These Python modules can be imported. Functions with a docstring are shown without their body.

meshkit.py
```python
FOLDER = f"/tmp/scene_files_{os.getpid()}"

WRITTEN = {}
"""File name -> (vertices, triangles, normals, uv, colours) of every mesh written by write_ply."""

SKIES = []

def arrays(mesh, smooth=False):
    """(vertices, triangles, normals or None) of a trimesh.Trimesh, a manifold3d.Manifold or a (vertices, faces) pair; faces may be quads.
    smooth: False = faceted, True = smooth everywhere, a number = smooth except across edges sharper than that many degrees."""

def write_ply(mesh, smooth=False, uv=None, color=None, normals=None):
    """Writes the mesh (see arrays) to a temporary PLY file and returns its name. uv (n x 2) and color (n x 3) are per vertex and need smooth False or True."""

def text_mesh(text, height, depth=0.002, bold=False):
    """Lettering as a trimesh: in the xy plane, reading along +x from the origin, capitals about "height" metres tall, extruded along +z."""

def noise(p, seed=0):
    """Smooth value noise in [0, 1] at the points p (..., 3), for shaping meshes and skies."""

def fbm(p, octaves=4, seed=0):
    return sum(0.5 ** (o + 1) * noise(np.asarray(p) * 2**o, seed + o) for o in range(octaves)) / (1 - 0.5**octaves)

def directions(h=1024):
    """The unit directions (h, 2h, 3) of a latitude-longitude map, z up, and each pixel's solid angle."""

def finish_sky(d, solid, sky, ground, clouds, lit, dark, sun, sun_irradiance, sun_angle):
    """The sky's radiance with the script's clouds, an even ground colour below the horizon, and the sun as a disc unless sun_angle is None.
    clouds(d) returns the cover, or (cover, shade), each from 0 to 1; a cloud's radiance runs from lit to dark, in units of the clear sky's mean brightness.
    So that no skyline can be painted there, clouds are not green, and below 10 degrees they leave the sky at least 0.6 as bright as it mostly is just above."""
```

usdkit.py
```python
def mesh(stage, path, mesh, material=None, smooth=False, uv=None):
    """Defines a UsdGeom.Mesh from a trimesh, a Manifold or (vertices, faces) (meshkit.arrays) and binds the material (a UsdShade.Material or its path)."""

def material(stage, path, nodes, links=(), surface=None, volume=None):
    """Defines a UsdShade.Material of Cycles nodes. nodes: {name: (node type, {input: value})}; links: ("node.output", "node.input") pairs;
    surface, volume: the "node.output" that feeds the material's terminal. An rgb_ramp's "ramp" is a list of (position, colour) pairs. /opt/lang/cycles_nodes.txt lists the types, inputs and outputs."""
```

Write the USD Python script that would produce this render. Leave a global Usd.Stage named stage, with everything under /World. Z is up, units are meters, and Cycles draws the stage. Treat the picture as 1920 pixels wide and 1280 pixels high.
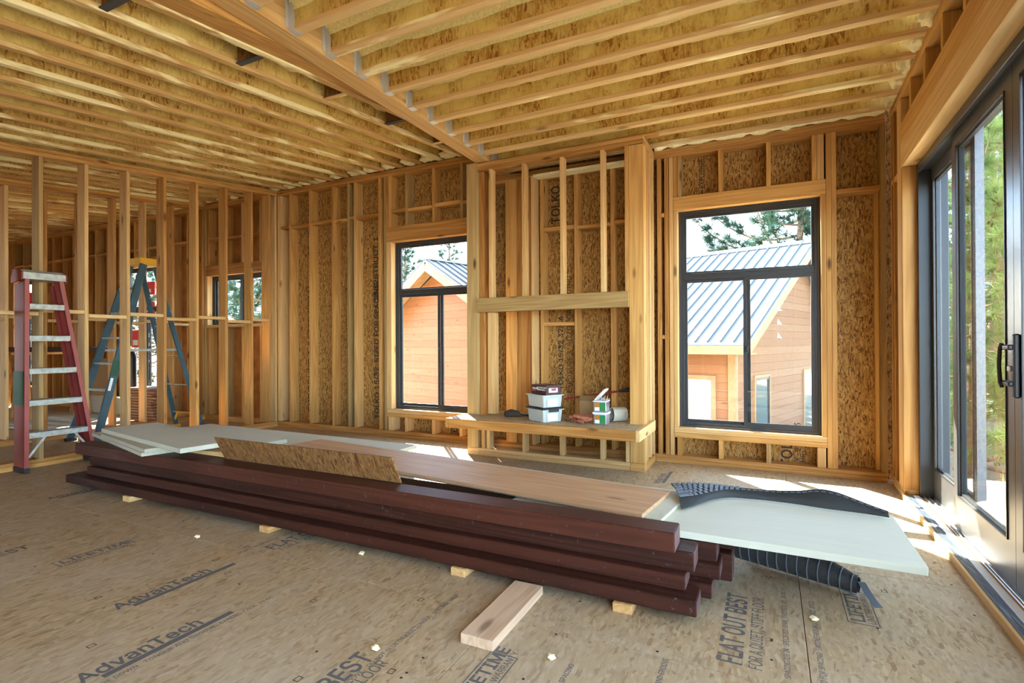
import math, random
import numpy as np
import trimesh
import manifold3d as mf
import meshkit
import usdkit
from pxr import Usd, UsdGeom, UsdLux, UsdShade, Gf
from shapely.geometry import Polygon, box as sbox
from shapely import affinity

random.seed(7)
RNG = np.random.default_rng(7)
stage = Usd.Stage.CreateInMemory()
UsdGeom.SetStageUpAxis(stage, UsdGeom.Tokens.z)
UsdGeom.SetStageMetersPerUnit(stage, 1.0)
UsdGeom.Xform.Define(stage, '/World')
UsdGeom.Scope.Define(stage, '/World/Looks')

# ---------------------------------------------------------------- camera
YAW, PITCH, ROLL, EYE = math.radians(26.17), math.radians(0.19), math.radians(0.28), np.array([0, 0, 1.165])
Fw = np.array([-math.sin(YAW) * math.cos(PITCH), math.cos(YAW) * math.cos(PITCH), math.sin(PITCH)])
R0 = np.array([math.cos(YAW), math.sin(YAW), 0.0])
U0 = np.cross(R0, Fw)
Rt, Up = R0 * math.cos(ROLL) - U0 * math.sin(ROLL), U0 * math.cos(ROLL) + R0 * math.sin(ROLL)
cam = UsdGeom.Camera.Define(stage, '/World/Camera')
cam.CreateHorizontalApertureAttr(36.0)
cam.CreateFocalLengthAttr(36.0 * 983.0 / 1920.0)
cam.CreateClippingRangeAttr(Gf.Vec2f(0.05, 500))
cam.AddTransformOp().Set(Gf.Matrix4d(*Rt, 0, *Up, 0, *(-Fw), 0, *EYE, 1))
cam.CreateExposureAttr(1.5)

# ---------------------------------------------------------------- sky and sun
SUN_TRAVEL = np.array([0.65, -0.76, -0.92])           # the way the sunlight goes: in through the back windows
SUN_TRAVEL /= np.linalg.norm(SUN_TRAVEL)
sky_mat = usdkit.material(stage, '/World/Looks/sky', {
    'tc': ('texture_coordinate', {}),
    'sk': ('sky_texture', {'sky_type': 'multiple_scattering', 'sun_disc': False, 'sun_elevation': math.radians(43), 'sun_rotation': math.radians(-40), 'aerosol_density': 2.0, 'altitude': 1500.0}),
    'hz': ('mix_color', {'fac': 0.55, 'b': (4.3, 4.6, 5.0)}),
    'bg': ('background_shader', {'strength': 0.62})},
    [('sk.color', 'hz.a'), ('hz.result', 'bg.color')], surface='bg.background')
dome = UsdLux.DomeLight.Define(stage, '/World/Sky')
UsdShade.MaterialBindingAPI.Apply(dome.GetPrim()).Bind(sky_mat)
sun = UsdLux.DistantLight.Define(stage, '/World/Sun')
sun.CreateIntensityAttr(6.0)
sun.CreateNormalizeAttr(True)
sun.CreateAngleAttr(0.55)
sun.CreateColorAttr(Gf.Vec3f(1.0, 0.93, 0.82))
_z = -SUN_TRAVEL
_x = np.cross([0, 0, 1.0], _z); _x /= np.linalg.norm(_x)
_y = np.cross(_z, _x)
sun.AddTransformOp().Set(Gf.Matrix4d(*_x, 0, *_y, 0, *_z, 0, 0, 0, 0, 1))

# ---------------------------------------------------------------- helpers
_used = {}
def numbered(parent, name):
    k = _used.get((parent, name), 0)
    _used[(parent, name)] = k + 1
    return f'{parent}/{name}' if k == 0 else f'{parent}/{name}_{k:03d}'

def tag(p, label=None, cat=None, group=None, kind=None):
    p = p.GetPrim() if hasattr(p, 'GetPrim') else p
    for k, v in (('label', label), ('category', cat), ('group', group), ('kind', kind)):
        if v:
            p.SetCustomDataByKey(k, v)
    return p

def xf(name, loc=(0, 0, 0), rz=0.0, parent='/World', rx=0.0, ry=0.0):
    path = numbered(parent if isinstance(parent, str) else str(parent.GetPath()), name)
    x = UsdGeom.Xform.Define(stage, path)
    if tuple(loc) != (0, 0, 0):
        x.AddTranslateOp().Set(Gf.Vec3d(*map(float, loc)))
    if rz or rx or ry:
        x.AddRotateXYZOp().Set(Gf.Vec3f(rx, ry, rz))
    return x.GetPrim()

def obj(name, mesh, mat, parent='/World', smooth=False):
    path = numbered(parent if isinstance(parent, str) else str(parent.GetPath()), name)
    return usdkit.mesh(stage, path, mesh, M[mat] if isinstance(mat, str) else mat, smooth).GetPrim()

def copy_of(src, loc, rz=0.0, label=None, group=None, scale=None):
    was = src.GetCustomData()
    base = src.GetName().rstrip('0123456789').rstrip('_')
    x = UsdGeom.Xform.Define(stage, numbered('/World', base))
    p = x.GetPrim()
    p.GetReferences().AddInternalReference(src.GetPath())
    x.ClearXformOpOrder()
    x.AddTranslateOp(opSuffix='c').Set(Gf.Vec3d(*map(float, loc)))
    x.AddRotateZOp(opSuffix='c').Set(float(rz))
    if scale:
        x.AddScaleOp(opSuffix='c').Set(Gf.Vec3f(*scale))
    p.SetInstanceable(True)
    tag(p, label or was.get('label'), was.get('category'), group or was.get('group'))
    return p

def cat(*ms):
    return trimesh.util.concatenate([m for m in ms if m is not None])

_CB = None
def cbox(a, b, c=0.003):
    """Axis-aligned box from corner a to corner b with chamfered edges."""
    global _CB
    a, b = np.minimum(a, b).astype(float), np.maximum(a, b).astype(float)
    c = min(c, 0.3 * float((b - a).min()))
    if _CB is None:
        pts = []
        for sx in (0, 1):
            for sy in (0, 1):
                for sz in (0, 1):
                    for k in range(3):
                        pts.append((sx, sy, sz, k))
        _CB = [np.array(pts), None]
    P = _CB[0]
    s = P[:, :3]
    v = a + s * (b - a)
    inset = np.ones((24, 3)); inset[np.arange(24), P[:, 3]] = 0
    v = v + inset * c * (1 - 2 * s)
    if _CB[1] is None:
        v0 = s * 1.0 + inset * 0.1 * (1 - 2 * s)
        h = trimesh.Trimesh(v0, trimesh.convex.convex_hull(v0).faces, process=False) if False else None
        from scipy.spatial import ConvexHull
        hull = ConvexHull(v0)
        f = hull.simplices.copy()
        n = np.cross(v0[f[:, 1]] - v0[f[:, 0]], v0[f[:, 2]] - v0[f[:, 0]])
        flip = (n * hull.equations[:, :3]).sum(1) < 0
        f[flip] = f[flip][:, ::-1]
        _CB[1] = f
    return trimesh.Trimesh(v, _CB[1], process=False)

def bar(p0, p1, w, h, up=(0, 0, 1), c=0.003):
    """A squared stick from p0 to p1: w across, h along 'up'; p0, p1 are the middle of its ends."""
    p0, p1 = np.array(p0, float), np.array(p1, float)
    d = p1 - p0; L = np.linalg.norm(d); d /= L
    s = np.cross(d, up); s /= np.linalg.norm(s)
    u = np.cross(s, d)
    m = cbox((-w / 2, 0, -h / 2), (w / 2, L, h / 2), c)
    T = np.eye(4); T[:3, 0], T[:3, 1], T[:3, 2], T[:3, 3] = s, d, u, p0
    m.apply_transform(T)
    return m

def tube(pts, r, sides=8, caps=True):
    p = np.asarray(pts, float)
    t = np.gradient(p, axis=0); t /= np.linalg.norm(t, axis=1, keepdims=True) + 1e-12
    a = np.cross(t, np.where(np.abs(t[:, 2:]) < 0.9, [0, 0, 1.0], [1.0, 0, 0])); a /= np.linalg.norm(a, axis=1, keepdims=True) + 1e-12
    b = np.cross(t, a); an = np.arange(sides) * 2 * np.pi / sides
    r = np.broadcast_to(r, (len(p),))
    v = (p[:, None] + r[:, None, None] * (np.cos(an)[None, :, None] * a[:, None] + np.sin(an)[None, :, None] * b[:, None])).reshape(-1, 3)
    f = []
    for i in range(len(p) - 1):
        for j in range(sides):
            k = (j + 1) % sides
            f += [(i * sides + j, i * sides + k, (i + 1) * sides + k), (i * sides + j, (i + 1) * sides + k, (i + 1) * sides + j)]
    if caps:
        v = np.vstack([v, p[0], p[-1]]); n = len(v)
        for j in range(sides):
            k = (j + 1) % sides
            f += [(n - 2, k, j), (n - 1, (len(p) - 1) * sides + j, (len(p) - 1) * sides + k)]
    return trimesh.Trimesh(v, f, process=False)

def prism(poly, depth, axis='y', at=0.0):
    """Extrudes a polygon: axis 'y': drawn in x-z, runs from y=at to at+depth; 'x': drawn in y-z; 'z': drawn in x-y."""
    if isinstance(poly, (list, tuple)):
        poly = Polygon(poly)
    ms = [trimesh.creation.extrude_polygon(g, depth, engine='earcut') for g in getattr(poly, 'geoms', [poly])]
    m = cat(*ms)
    v = np.array(m.vertices)
    if axis == 'y':
        m.vertices = np.stack([v[:, 0], at + v[:, 2], v[:, 1]], 1); m.invert()
    elif axis == 'x':
        m.vertices = np.stack([at + v[:, 2], v[:, 0], v[:, 1]], 1)
    else:
        m.vertices = v + [0, 0, at]
    return m

def ring(x0, x1, z0, z1, w, wb=None, wt=None):
    return sbox(x0, z0, x1, z1).difference(sbox(x0 + w, z0 + (wb or w), x1 - w, z1 - (wt or w)))

def grid_mesh(P):
    """P (n, m, 3) -> an open sheet."""
    n, m = P.shape[:2]
    i, j = np.meshgrid(np.arange(n - 1), np.arange(m - 1), indexing='ij')
    a = i * m + j
    f = np.vstack([np.stack([a, a + m, a + m + 1], -1).reshape(-1, 3), np.stack([a, a + m + 1, a + 1], -1).reshape(-1, 3)])
    return trimesh.Trimesh(P.reshape(-1, 3), f, process=False)

def thick(P, t):
    """A sheet (n, m, 3) given a thickness t below it."""
    du = np.gradient(P, axis=0); dv = np.gradient(P, axis=1)
    nr = np.cross(du, dv); nr /= np.linalg.norm(nr, axis=-1, keepdims=True) + 1e-12
    Q = P - nr * t
    n, m = P.shape[:2]
    top, bot = grid_mesh(P), grid_mesh(Q); bot.invert()
    rim = np.concatenate([np.stack([np.zeros(m), np.arange(m)], 1), np.stack([np.arange(n), np.full(n, m - 1)], 1), np.stack([np.full(m, n - 1), np.arange(m)[::-1]], 1), np.stack([np.arange(n)[::-1], np.zeros(n)], 1)]).astype(int)
    ids = rim[:, 0] * m + rim[:, 1]
    f = []
    for k in range(len(ids)):
        a, b = ids[k], ids[(k + 1) % len(ids)]
        if a != b:
            f += [(b, a, a + n * m), (b, a + n * m, b + n * m)]
    v = np.vstack([P.reshape(-1, 3), Q.reshape(-1, 3)])
    return trimesh.Trimesh(v, np.vstack([top.faces, bot.faces + n * m, np.array(f)]), process=False)

def lettering(text, height, origin, right, up, depth=0.0006, bold=False, stretch=1.0):
    m = meshkit.text_mesh(text, height, depth, bold)
    v = np.array(m.vertices)
    r, u = np.array(right, float), np.array(up, float)
    n = np.cross(r, u)
    m.vertices = np.array(origin, float) + v[:, :1] * r * stretch + v[:, 1:2] * u + v[:, 2:3] * n
    return m

# ---------------------------------------------------------------- materials
M = {}
def mat(name, nodes, links, surface='p.BSDF'):
    M[name] = usdkit.material(stage, f'/World/Looks/{name}', nodes, links, surface=surface)
    return M[name]

def plain(name, color, rough=0.5, metal=0.0, spec=0.5, bump=0.0, bscale=60.0, vary=0.0, **kw):
    n = {'p': ('principled_bsdf', {'base_color': color, 'roughness': rough, 'metallic': metal, 'specular_ior_level': spec, **kw})}
    l = []
    if bump or vary:
        n['tc'] = ('texture_coordinate', {})
        n['n'] = ('noise_texture', {'scale': bscale, 'detail': 4.0})
        l.append(('tc.object', 'n.vector'))
    if bump:
        n['b'] = ('bump', {'strength': bump, 'distance': 0.004})
        l += [('n.fac', 'b.height'), ('b.normal', 'p.normal')]
    if vary:
        n['r'] = ('rgb_ramp', {'ramp': [(0.3, tuple(c * (1 - vary) for c in color)), (0.7, tuple(min(1, c * (1 + vary)) for c in color))]})
        l += [('n.fac', 'r.fac'), ('r.color', 'p.base_color')]
    return mat(name, n, l)

def wood(name, axis, dark, light, rough=0.62, knots=1.0, ringc=0.55, spec=0.3, foam=0.0, streak=1.0, speck=0.0):
    """Sawn softwood with the grain along axis (0 x, 1 y, 2 z); object_info.random gives every stick its own tone and figure."""
    sc = [7.0, 7.0, 7.0]; sc[axis] = 0.32
    kn = [5.5, 5.5, 5.5]; kn[axis] = 1.7
    fi = [70.0 * streak] * 3; fi[axis] = 2.2
    mid = tuple((a + b) / 2 for a, b in zip(dark, light))
    n = {
        'tc': ('texture_coordinate', {}), 'oi': ('object_info', {}),
        'r1': ('math', {'math_type': 'multiply', 'value2': 37.3}), 'r2': ('math', {'math_type': 'multiply', 'value2': 91.7}), 'r3': ('math', {'math_type': 'multiply', 'value2': 53.1}),
        'cx': ('combine_xyz', {}), 'ad': ('vector_math', {'math_type': 'add'}),
        'm1': ('mapping', {'scale': tuple(sc)}), 'm2': ('mapping', {'scale': tuple(kn)}), 'm3': ('mapping', {'scale': tuple(fi)}),
        'n1': ('noise_texture', {'scale': 1.0, 'detail': 2.0, 'roughness': 0.45, 'distortion': 0.4}),
        'rg': ('math', {'math_type': 'multiply', 'value2': 60.0}), 'sn': ('math', {'math_type': 'sine'}),
        'sm': ('map_range', {'from_min': -1.0, 'from_max': 1.0, 'to_min': 0.0, 'to_max': 1.0}),
        'n3': ('noise_texture', {'scale': 1.0, 'detail': 3.0, 'roughness': 0.6}),
        'vk': ('voronoi_texture', {'scale': 1.0, 'feature': 'f1', 'randomness': 1.0}),
        'km': ('map_range', {'from_min': 0.05, 'from_max': 0.13, 'to_min': knots, 'to_max': 0.0, 'clamp': True}),
        'a1': ('math', {'math_type': 'multiply', 'value2': ringc * 0.55}), 'a2': ('math', {'math_type': 'multiply', 'value2': 0.50}),
        'a3': ('math', {'math_type': 'add'}), 'a4': ('math', {'math_type': 'multiply', 'value2': 0.55}), 'a5': ('math', {'math_type': 'add'}), 'a6': ('math', {'math_type': 'add', 'value2': -0.22}),
        'rp': ('rgb_ramp', {'ramp': [(0.05, dark), (0.5, mid), (0.95, light)]}),
        'mk': ('mix_color', {'b': tuple(c * 0.42 for c in dark)}),
        'bp': ('bump', {'strength': 0.12, 'distance': 0.002}),
        'p': ('principled_bsdf', {'roughness': rough, 'specular_ior_level': spec}),
    }
    l = [('oi.random', 'r1.value1'), ('oi.random', 'r2.value1'), ('oi.random', 'r3.value1'), ('r1.value', 'cx.x'), ('r2.value', 'cx.y'), ('r3.value', 'cx.z'),
         ('tc.object', 'ad.vector1'), ('cx.vector', 'ad.vector2'), ('ad.vector', 'm1.vector'), ('ad.vector', 'm2.vector'), ('ad.vector', 'm3.vector'),
         ('m1.vector', 'n1.vector'), ('n1.fac', 'rg.value1'), ('rg.value', 'sn.value1'), ('sn.value', 'sm.value'), ('m3.vector', 'n3.vector'),
         ('m2.vector', 'vk.vector'), ('vk.distance', 'km.value'),
         ('sm.result', 'a1.value1'), ('n3.fac', 'a2.value1'), ('a1.value', 'a3.value1'), ('a2.value', 'a3.value2'), ('oi.random', 'a4.value1'), ('a3.value', 'a5.value1'), ('a4.value', 'a5.value2'), ('a5.value', 'a6.value1'),
         ('a6.value', 'rp.fac'), ('rp.color', 'mk.a'), ('km.result', 'mk.fac'), ('n3.fac', 'bp.height'), ('bp.normal', 'p.normal')]
    last = 'mk.result'
    if foam:   # overspray of yellow foam in patches
        fs = [4.0, 4.0, 4.0]; fs[axis] = 0.8
        n['fq'] = ('mapping', {'scale': tuple(fs)})
        n['fn'] = ('noise_texture', {'scale': 1.0, 'detail': 4.0, 'roughness': 0.65})
        n['fr'] = ('map_range', {'from_min': 0.60 - 0.12 * foam, 'from_max': 0.66 - 0.12 * foam, 'to_min': 0.0, 'to_max': 0.85, 'clamp': True})
        n['fm'] = ('mix_color', {'b': (0.90, 0.78, 0.42)})
        l += [('ad.vector', 'fq.vector'), ('fq.vector', 'fn.vector'), ('fn.fac', 'fr.value'), ('fr.result', 'fm.fac'), (last, 'fm.a')]
        last = 'fm.result'
    if speck:  # pale dust and scuffs
        n['dn'] = ('noise_texture', {'scale': 34.0, 'detail': 6.0, 'roughness': 0.75})
        n['dr'] = ('map_range', {'from_min': 0.60, 'from_max': 0.74, 'to_min': 0.0, 'to_max': speck, 'clamp': True})
        n['dm'] = ('mix_color', {'b': (0.42, 0.36, 0.30)})
        l += [('ad.vector', 'dn.vector'), ('dn.fac', 'dr.value'), ('dr.result', 'dm.fac'), (last, 'dm.a')]
        last = 'dm.result'
    l.append((last, 'p.base_color'))
    return mat(name, n, l)

def osb(name, cols, sc=1.0, plane='xz', foam=0.0, rough=0.75, dirt=0.0):
    """Strand board: two layers of stretched strands, each with its own tone."""
    rot = {'xz': [(0, 0.6, 0), (0, -0.9, 0), (0, 1.45, 0)], 'xy': [(0, 0, 0.3), (0, 0, -0.35), (0, 0, 1.2)], 'yz': [(0.5, 0, 0), (-0.8, 0, 0), (1.4, 0, 0)]}[plane]
    st = {'xz': (105, 20, 26), 'xy': (105, 26, 20), 'yz': (20, 105, 26)}[plane]
    n = {'tc': ('texture_coordinate', {}), 'oi': ('object_info', {}), 'r1': ('math', {'math_type': 'multiply', 'value2': 41.0}), 'cx': ('combine_xyz', {}), 'ad': ('vector_math', {'math_type': 'add'}),
         'wn': ('noise_texture', {'scale': 9.0 * sc, 'detail': 2.0}), 'ws': ('vector_math', {'math_type': 'scale', 'scale': 0.035 / sc}), 'wa': ('vector_math', {'math_type': 'add'}),
         'p': ('principled_bsdf', {'roughness': rough, 'specular_ior_level': 0.25}), 'bp': ('bump', {'strength': 0.25, 'distance': 0.002})}
    l = [('oi.random', 'r1.value1'), ('r1.value', 'cx.x'), ('r1.value', 'cx.y'), ('r1.value', 'cx.z'), ('tc.object', 'ad.vector1'), ('cx.vector', 'ad.vector2'),
         ('ad.vector', 'wn.vector'), ('wn.color', 'ws.vector1'), ('ad.vector', 'wa.vector1'), ('ws.vector', 'wa.vector2')]
    vals = []
    for k in range(3):
        n[f'm{k}'] = ('mapping', {'rotation': rot[k], 'scale': tuple(s * sc * (1, 0.8, 1.25)[k] for s in st)})
        n[f'v{k}'] = ('voronoi_texture', {'scale': 1.0, 'feature': 'f1'})
        n[f's{k}'] = ('separate_color', {})
        l += [('wa.vector', f'm{k}.vector'), (f'm{k}.vector', f'v{k}.vector'), (f'v{k}.color', f's{k}.color')]
    n['pick'] = ('noise_texture', {'scale': 14.0 * sc, 'detail': 1.0})
    n['pk'] = ('map_range', {'from_min': 0.47, 'from_max': 0.53, 'clamp': True})
    n['pk2'] = ('map_range', {'from_min': 0.56, 'from_max': 0.60, 'clamp': True})
    n['x1'] = ('mix_float', {}); n['x2'] = ('mix_float', {})
    n['fine'] = ('noise_texture', {'scale': 160.0 * sc, 'detail': 3.0})
    n['fa'] = ('math', {'math_type': 'multiply_add', 'value2': 0.35, 'value3': -0.175})
    n['su'] = ('math', {'math_type': 'add'})
    n['rp'] = ('rgb_ramp', {'ramp': [(q, c) for q, c in zip((0.0, 0.16, 0.42, 0.75, 1.0), cols)]})
    l += [('ad.vector', 'pick.vector'), ('pick.fac', 'pk.value'), ('pick.fac', 'pk2.value'), ('s0.r', 'x1.a'), ('s1.r', 'x1.b'), ('pk.result', 'x1.fac'), ('x1.result', 'x2.a'), ('s2.r', 'x2.b'), ('pk2.result', 'x2.fac'),
          ('ad.vector', 'fine.vector'), ('fine.fac', 'fa.value1'), ('x2.result', 'su.value1'), ('fa.value', 'su.value2'), ('su.value', 'rp.fac'), ('x2.result', 'bp.height'), ('bp.normal', 'p.normal')]
    last = 'rp.color'
    if foam:
        n['fn'] = ('noise_texture', {'scale': 3.0, 'detail': 5.0, 'roughness': 0.6})
        n['fr'] = ('map_range', {'from_min': 0.42, 'from_max': 0.62, 'to_min': 0.0, 'to_max': foam, 'clamp': True})
        n['fm'] = ('mix_color', {'b': (0.78, 0.58, 0.17)})
        l += [('ad.vector', 'fn.vector'), ('fn.fac', 'fr.value'), ('fr.result', 'fm.fac'), (last, 'fm.a')]
        last = 'fm.result'
    if dirt:
        n['dn'] = ('noise_texture', {'scale': 1.4, 'detail': 6.0, 'roughness': 0.7})
        n['dr'] = ('map_range', {'from_min': 0.42, 'from_max': 0.66, 'to_min': 0.0, 'to_max': dirt, 'clamp': True})
        n['dm'] = ('mix_color', {'b': (0.44, 0.375, 0.27)})
        l += [('tc.object', 'dn.vector'), ('dn.fac', 'dr.value'), ('dr.result', 'dm.fac'), (last, 'dm.a')]
        last = 'dm.result'
    l.append((last, 'p.base_color'))
    return mat(name, n, l)

FIR_D, FIR_L = (0.33, 0.135, 0.026), (0.65, 0.36, 0.108)
for ax, nm in enumerate('xyz'):
    wood(f'fir_{nm}', ax, FIR_D, FIR_L)
    wood(f'pale_{nm}', ax, (0.47, 0.255, 0.08), (0.74, 0.48, 0.205))
    wood(f'grey_{nm}', ax, (0.27, 0.155, 0.05), (0.50, 0.33, 0.13), knots=1.0)
    wood(f'dark_{nm}', ax, (0.020, 0.0055, 0.0028), (0.072, 0.020, 0.0100), rough=0.5, knots=0.5, spec=0.2, speck=0.22)
    wood(f'primed_{nm}', ax, (0.44, 0.42, 0.30), (0.58, 0.57, 0.45), rough=0.6, knots=0.0, ringc=0.15)
wood('flange_x', 0, (0.52, 0.30, 0.105), (0.76, 0.52, 0.23), foam=0.25, knots=0.8)
wood('flange_y', 1, (0.42, 0.22, 0.065), (0.66, 0.42, 0.16), foam=0.75, knots=0.6)
wood('plank_x', 0, (0.33, 0.165, 0.07), (0.52, 0.31, 0.16), knots=0.7, ringc=0.7, rough=0.5)
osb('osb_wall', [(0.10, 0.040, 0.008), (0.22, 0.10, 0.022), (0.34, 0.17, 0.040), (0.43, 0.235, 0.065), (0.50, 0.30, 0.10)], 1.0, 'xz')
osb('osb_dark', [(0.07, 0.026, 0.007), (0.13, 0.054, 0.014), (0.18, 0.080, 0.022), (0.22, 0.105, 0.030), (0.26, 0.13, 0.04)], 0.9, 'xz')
osb('osb_web_x', [(0.22, 0.085, 0.012), (0.38, 0.185, 0.03), (0.50, 0.28, 0.055), (0.58, 0.35, 0.085), (0.62, 0.40, 0.12)], 0.75, 'xz', foam=0.85)
osb('osb_web_y', [(0.22, 0.085, 0.012), (0.38, 0.185, 0.03), (0.50, 0.28, 0.055), (0.58, 0.35, 0.085), (0.62, 0.40, 0.12)], 0.75, 'yz', foam=0.75)
osb('osb_floor', [(0.25, 0.155, 0.070), (0.34, 0.23, 0.112), (0.39, 0.275, 0.142), (0.42, 0.30, 0.160), (0.46, 0.345, 0.20)], 0.8, 'xy', rough=0.6, dirt=0.5)
plain('ply_red', (0.36, 0.15, 0.035), 0.7, vary=0.3, bscale=6)
plain('foam', (0.88, 0.70, 0.27), 0.75, bump=0.6, bscale=70, vary=0.12)
plain('foam_light', (0.90, 0.80, 0.46), 0.75, bump=0.8, bscale=60, vary=0.08)
wood('offcut_x', 0, (0.42, 0.255, 0.14), (0.66, 0.48, 0.31), knots=0.8)
plain('end_grain', (0.10, 0.042, 0.034), 0.7, vary=0.35, bscale=60)
plain('ink', (0.045, 0.042, 0.04), 0.7)
plain('ink_floor', (0.10, 0.095, 0.085), 0.7)
plain('ink_dark', (0.03, 0.02, 0.012), 0.7)
plain('bronze', (0.030, 0.032, 0.034), 0.32, spec=0.5)
plain('door_bronze', (0.16, 0.155, 0.15), 0.33, metal=0.6)
plain('black_metal', (0.012, 0.012, 0.013), 0.35)
plain('galv', (0.62, 0.62, 0.60), 0.45, metal=0.6, bump=0.05)
plain('blue_steel', (0.06, 0.07, 0.085), 0.35, metal=0.6)
plain('alum', (0.62, 0.62, 0.60), 0.38, metal=0.85, vary=0.15, bscale=30)
plain('alum_dull', (0.40, 0.40, 0.34), 0.55, metal=0.3, vary=0.25, bscale=25)
plain('membrane', (0.055, 0.075, 0.095), 0.38, bump=0.9, bscale=9)
plain('white_vinyl', (0.75, 0.77, 0.78), 0.45)
plain('white_paper', (0.80, 0.80, 0.78), 0.7)
plain('red_fiberglass', (0.17, 0.018, 0.012), 0.42, vary=0.3, bscale=4)
plain('red_edge', (0.28, 0.06, 0.045), 0.5)
plain('blue_fiberglass', (0.035, 0.085, 0.105), 0.42, vary=0.2, bscale=6)
plain('green_paint', (0.012, 0.07, 0.035), 0.5)
plain('yellow_plastic', (0.80, 0.42, 0.02), 0.45)
plain('black_rubber', (0.015, 0.015, 0.016), 0.6)
plain('mat_grey', (0.016, 0.016, 0.014), 0.75, bump=0.3, bscale=120)
plain('mat_top', (0.10, 0.115, 0.13), 0.55)
plain('mat_under', (0.025, 0.025, 0.023), 0.7, bump=0.4, bscale=150)
plain('tub_white', (0.46, 0.50, 0.45), 0.4, subsurface_weight=0.0)
plain('label_white', (0.82, 0.83, 0.80), 0.6)
plain('box_maroon', (0.045, 0.012, 0.014), 0.45)
plain('label_red', (0.40, 0.05, 0.06), 0.5)
plain('jar_green', (0.03, 0.20, 0.06), 0.4)
plain('jar_amber', (0.42, 0.18, 0.03), 0.4)
plain('strap_orange', (0.30, 0.085, 0.035), 0.7, vary=0.4, bscale=40)
plain('canister', (0.46, 0.43, 0.33), 0.5)
plain('steel_bits', (0.50, 0.48, 0.52), 0.3, metal=0.8)
plain('red_rod', (0.22, 0.025, 0.015), 0.4)
plain('cardboard', (0.30, 0.17, 0.06), 0.8)
plain('red_sticker', (0.75, 0.05, 0.05), 0.6)
plain('trunk_bark', (0.20, 0.115, 0.07), 0.9, bump=1.0, bscale=25, vary=0.4)
plain('concrete', (0.60, 0.57, 0.52), 0.85, vary=0.08, bscale=8)
plain('roof_metal', (0.20, 0.225, 0.24), 0.5, metal=0.2)
plain('roof_seam', (0.06, 0.08, 0.09), 0.5)
plain('cream_trim', (0.36, 0.23, 0.115), 0.6, vary=0.15, bscale=8)
plain('dark_glass', (0.05, 0.08, 0.08), 0.08, spec=0.9)
plain('white_vent', (0.85, 0.85, 0.83), 0.6)
for k, (c1, c2) in enumerate([((0.27, 0.128, 0.062), (0.33, 0.172, 0.090)), ((0.26, 0.120, 0.058), (0.32, 0.162, 0.084)), ((0.28, 0.138, 0.068), (0.34, 0.182, 0.097))]):
    wood(f'cedar_{k}', 0, c1, c2, knots=0.8, ringc=0.3)
mat('ground', {'tc': ('texture_coordinate', {}), 'n': ('noise_texture', {'scale': 2.2, 'detail': 8.0, 'roughness': 0.7}), 'r': ('rgb_ramp', {'ramp': [(0.3, (0.22, 0.20, 0.09)), (0.48, (0.44, 0.36, 0.24)), (0.7, (0.60, 0.52, 0.40))]}),
               'b': ('bump', {'strength': 0.8, 'distance': 0.05}), 'p': ('principled_bsdf', {'roughness': 0.95, 'specular_ior_level': 0.1})},
    [('tc.object', 'n.vector'), ('n.fac', 'r.fac'), ('r.color', 'p.base_color'), ('n.fac', 'b.height'), ('b.normal', 'p.normal')])
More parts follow.
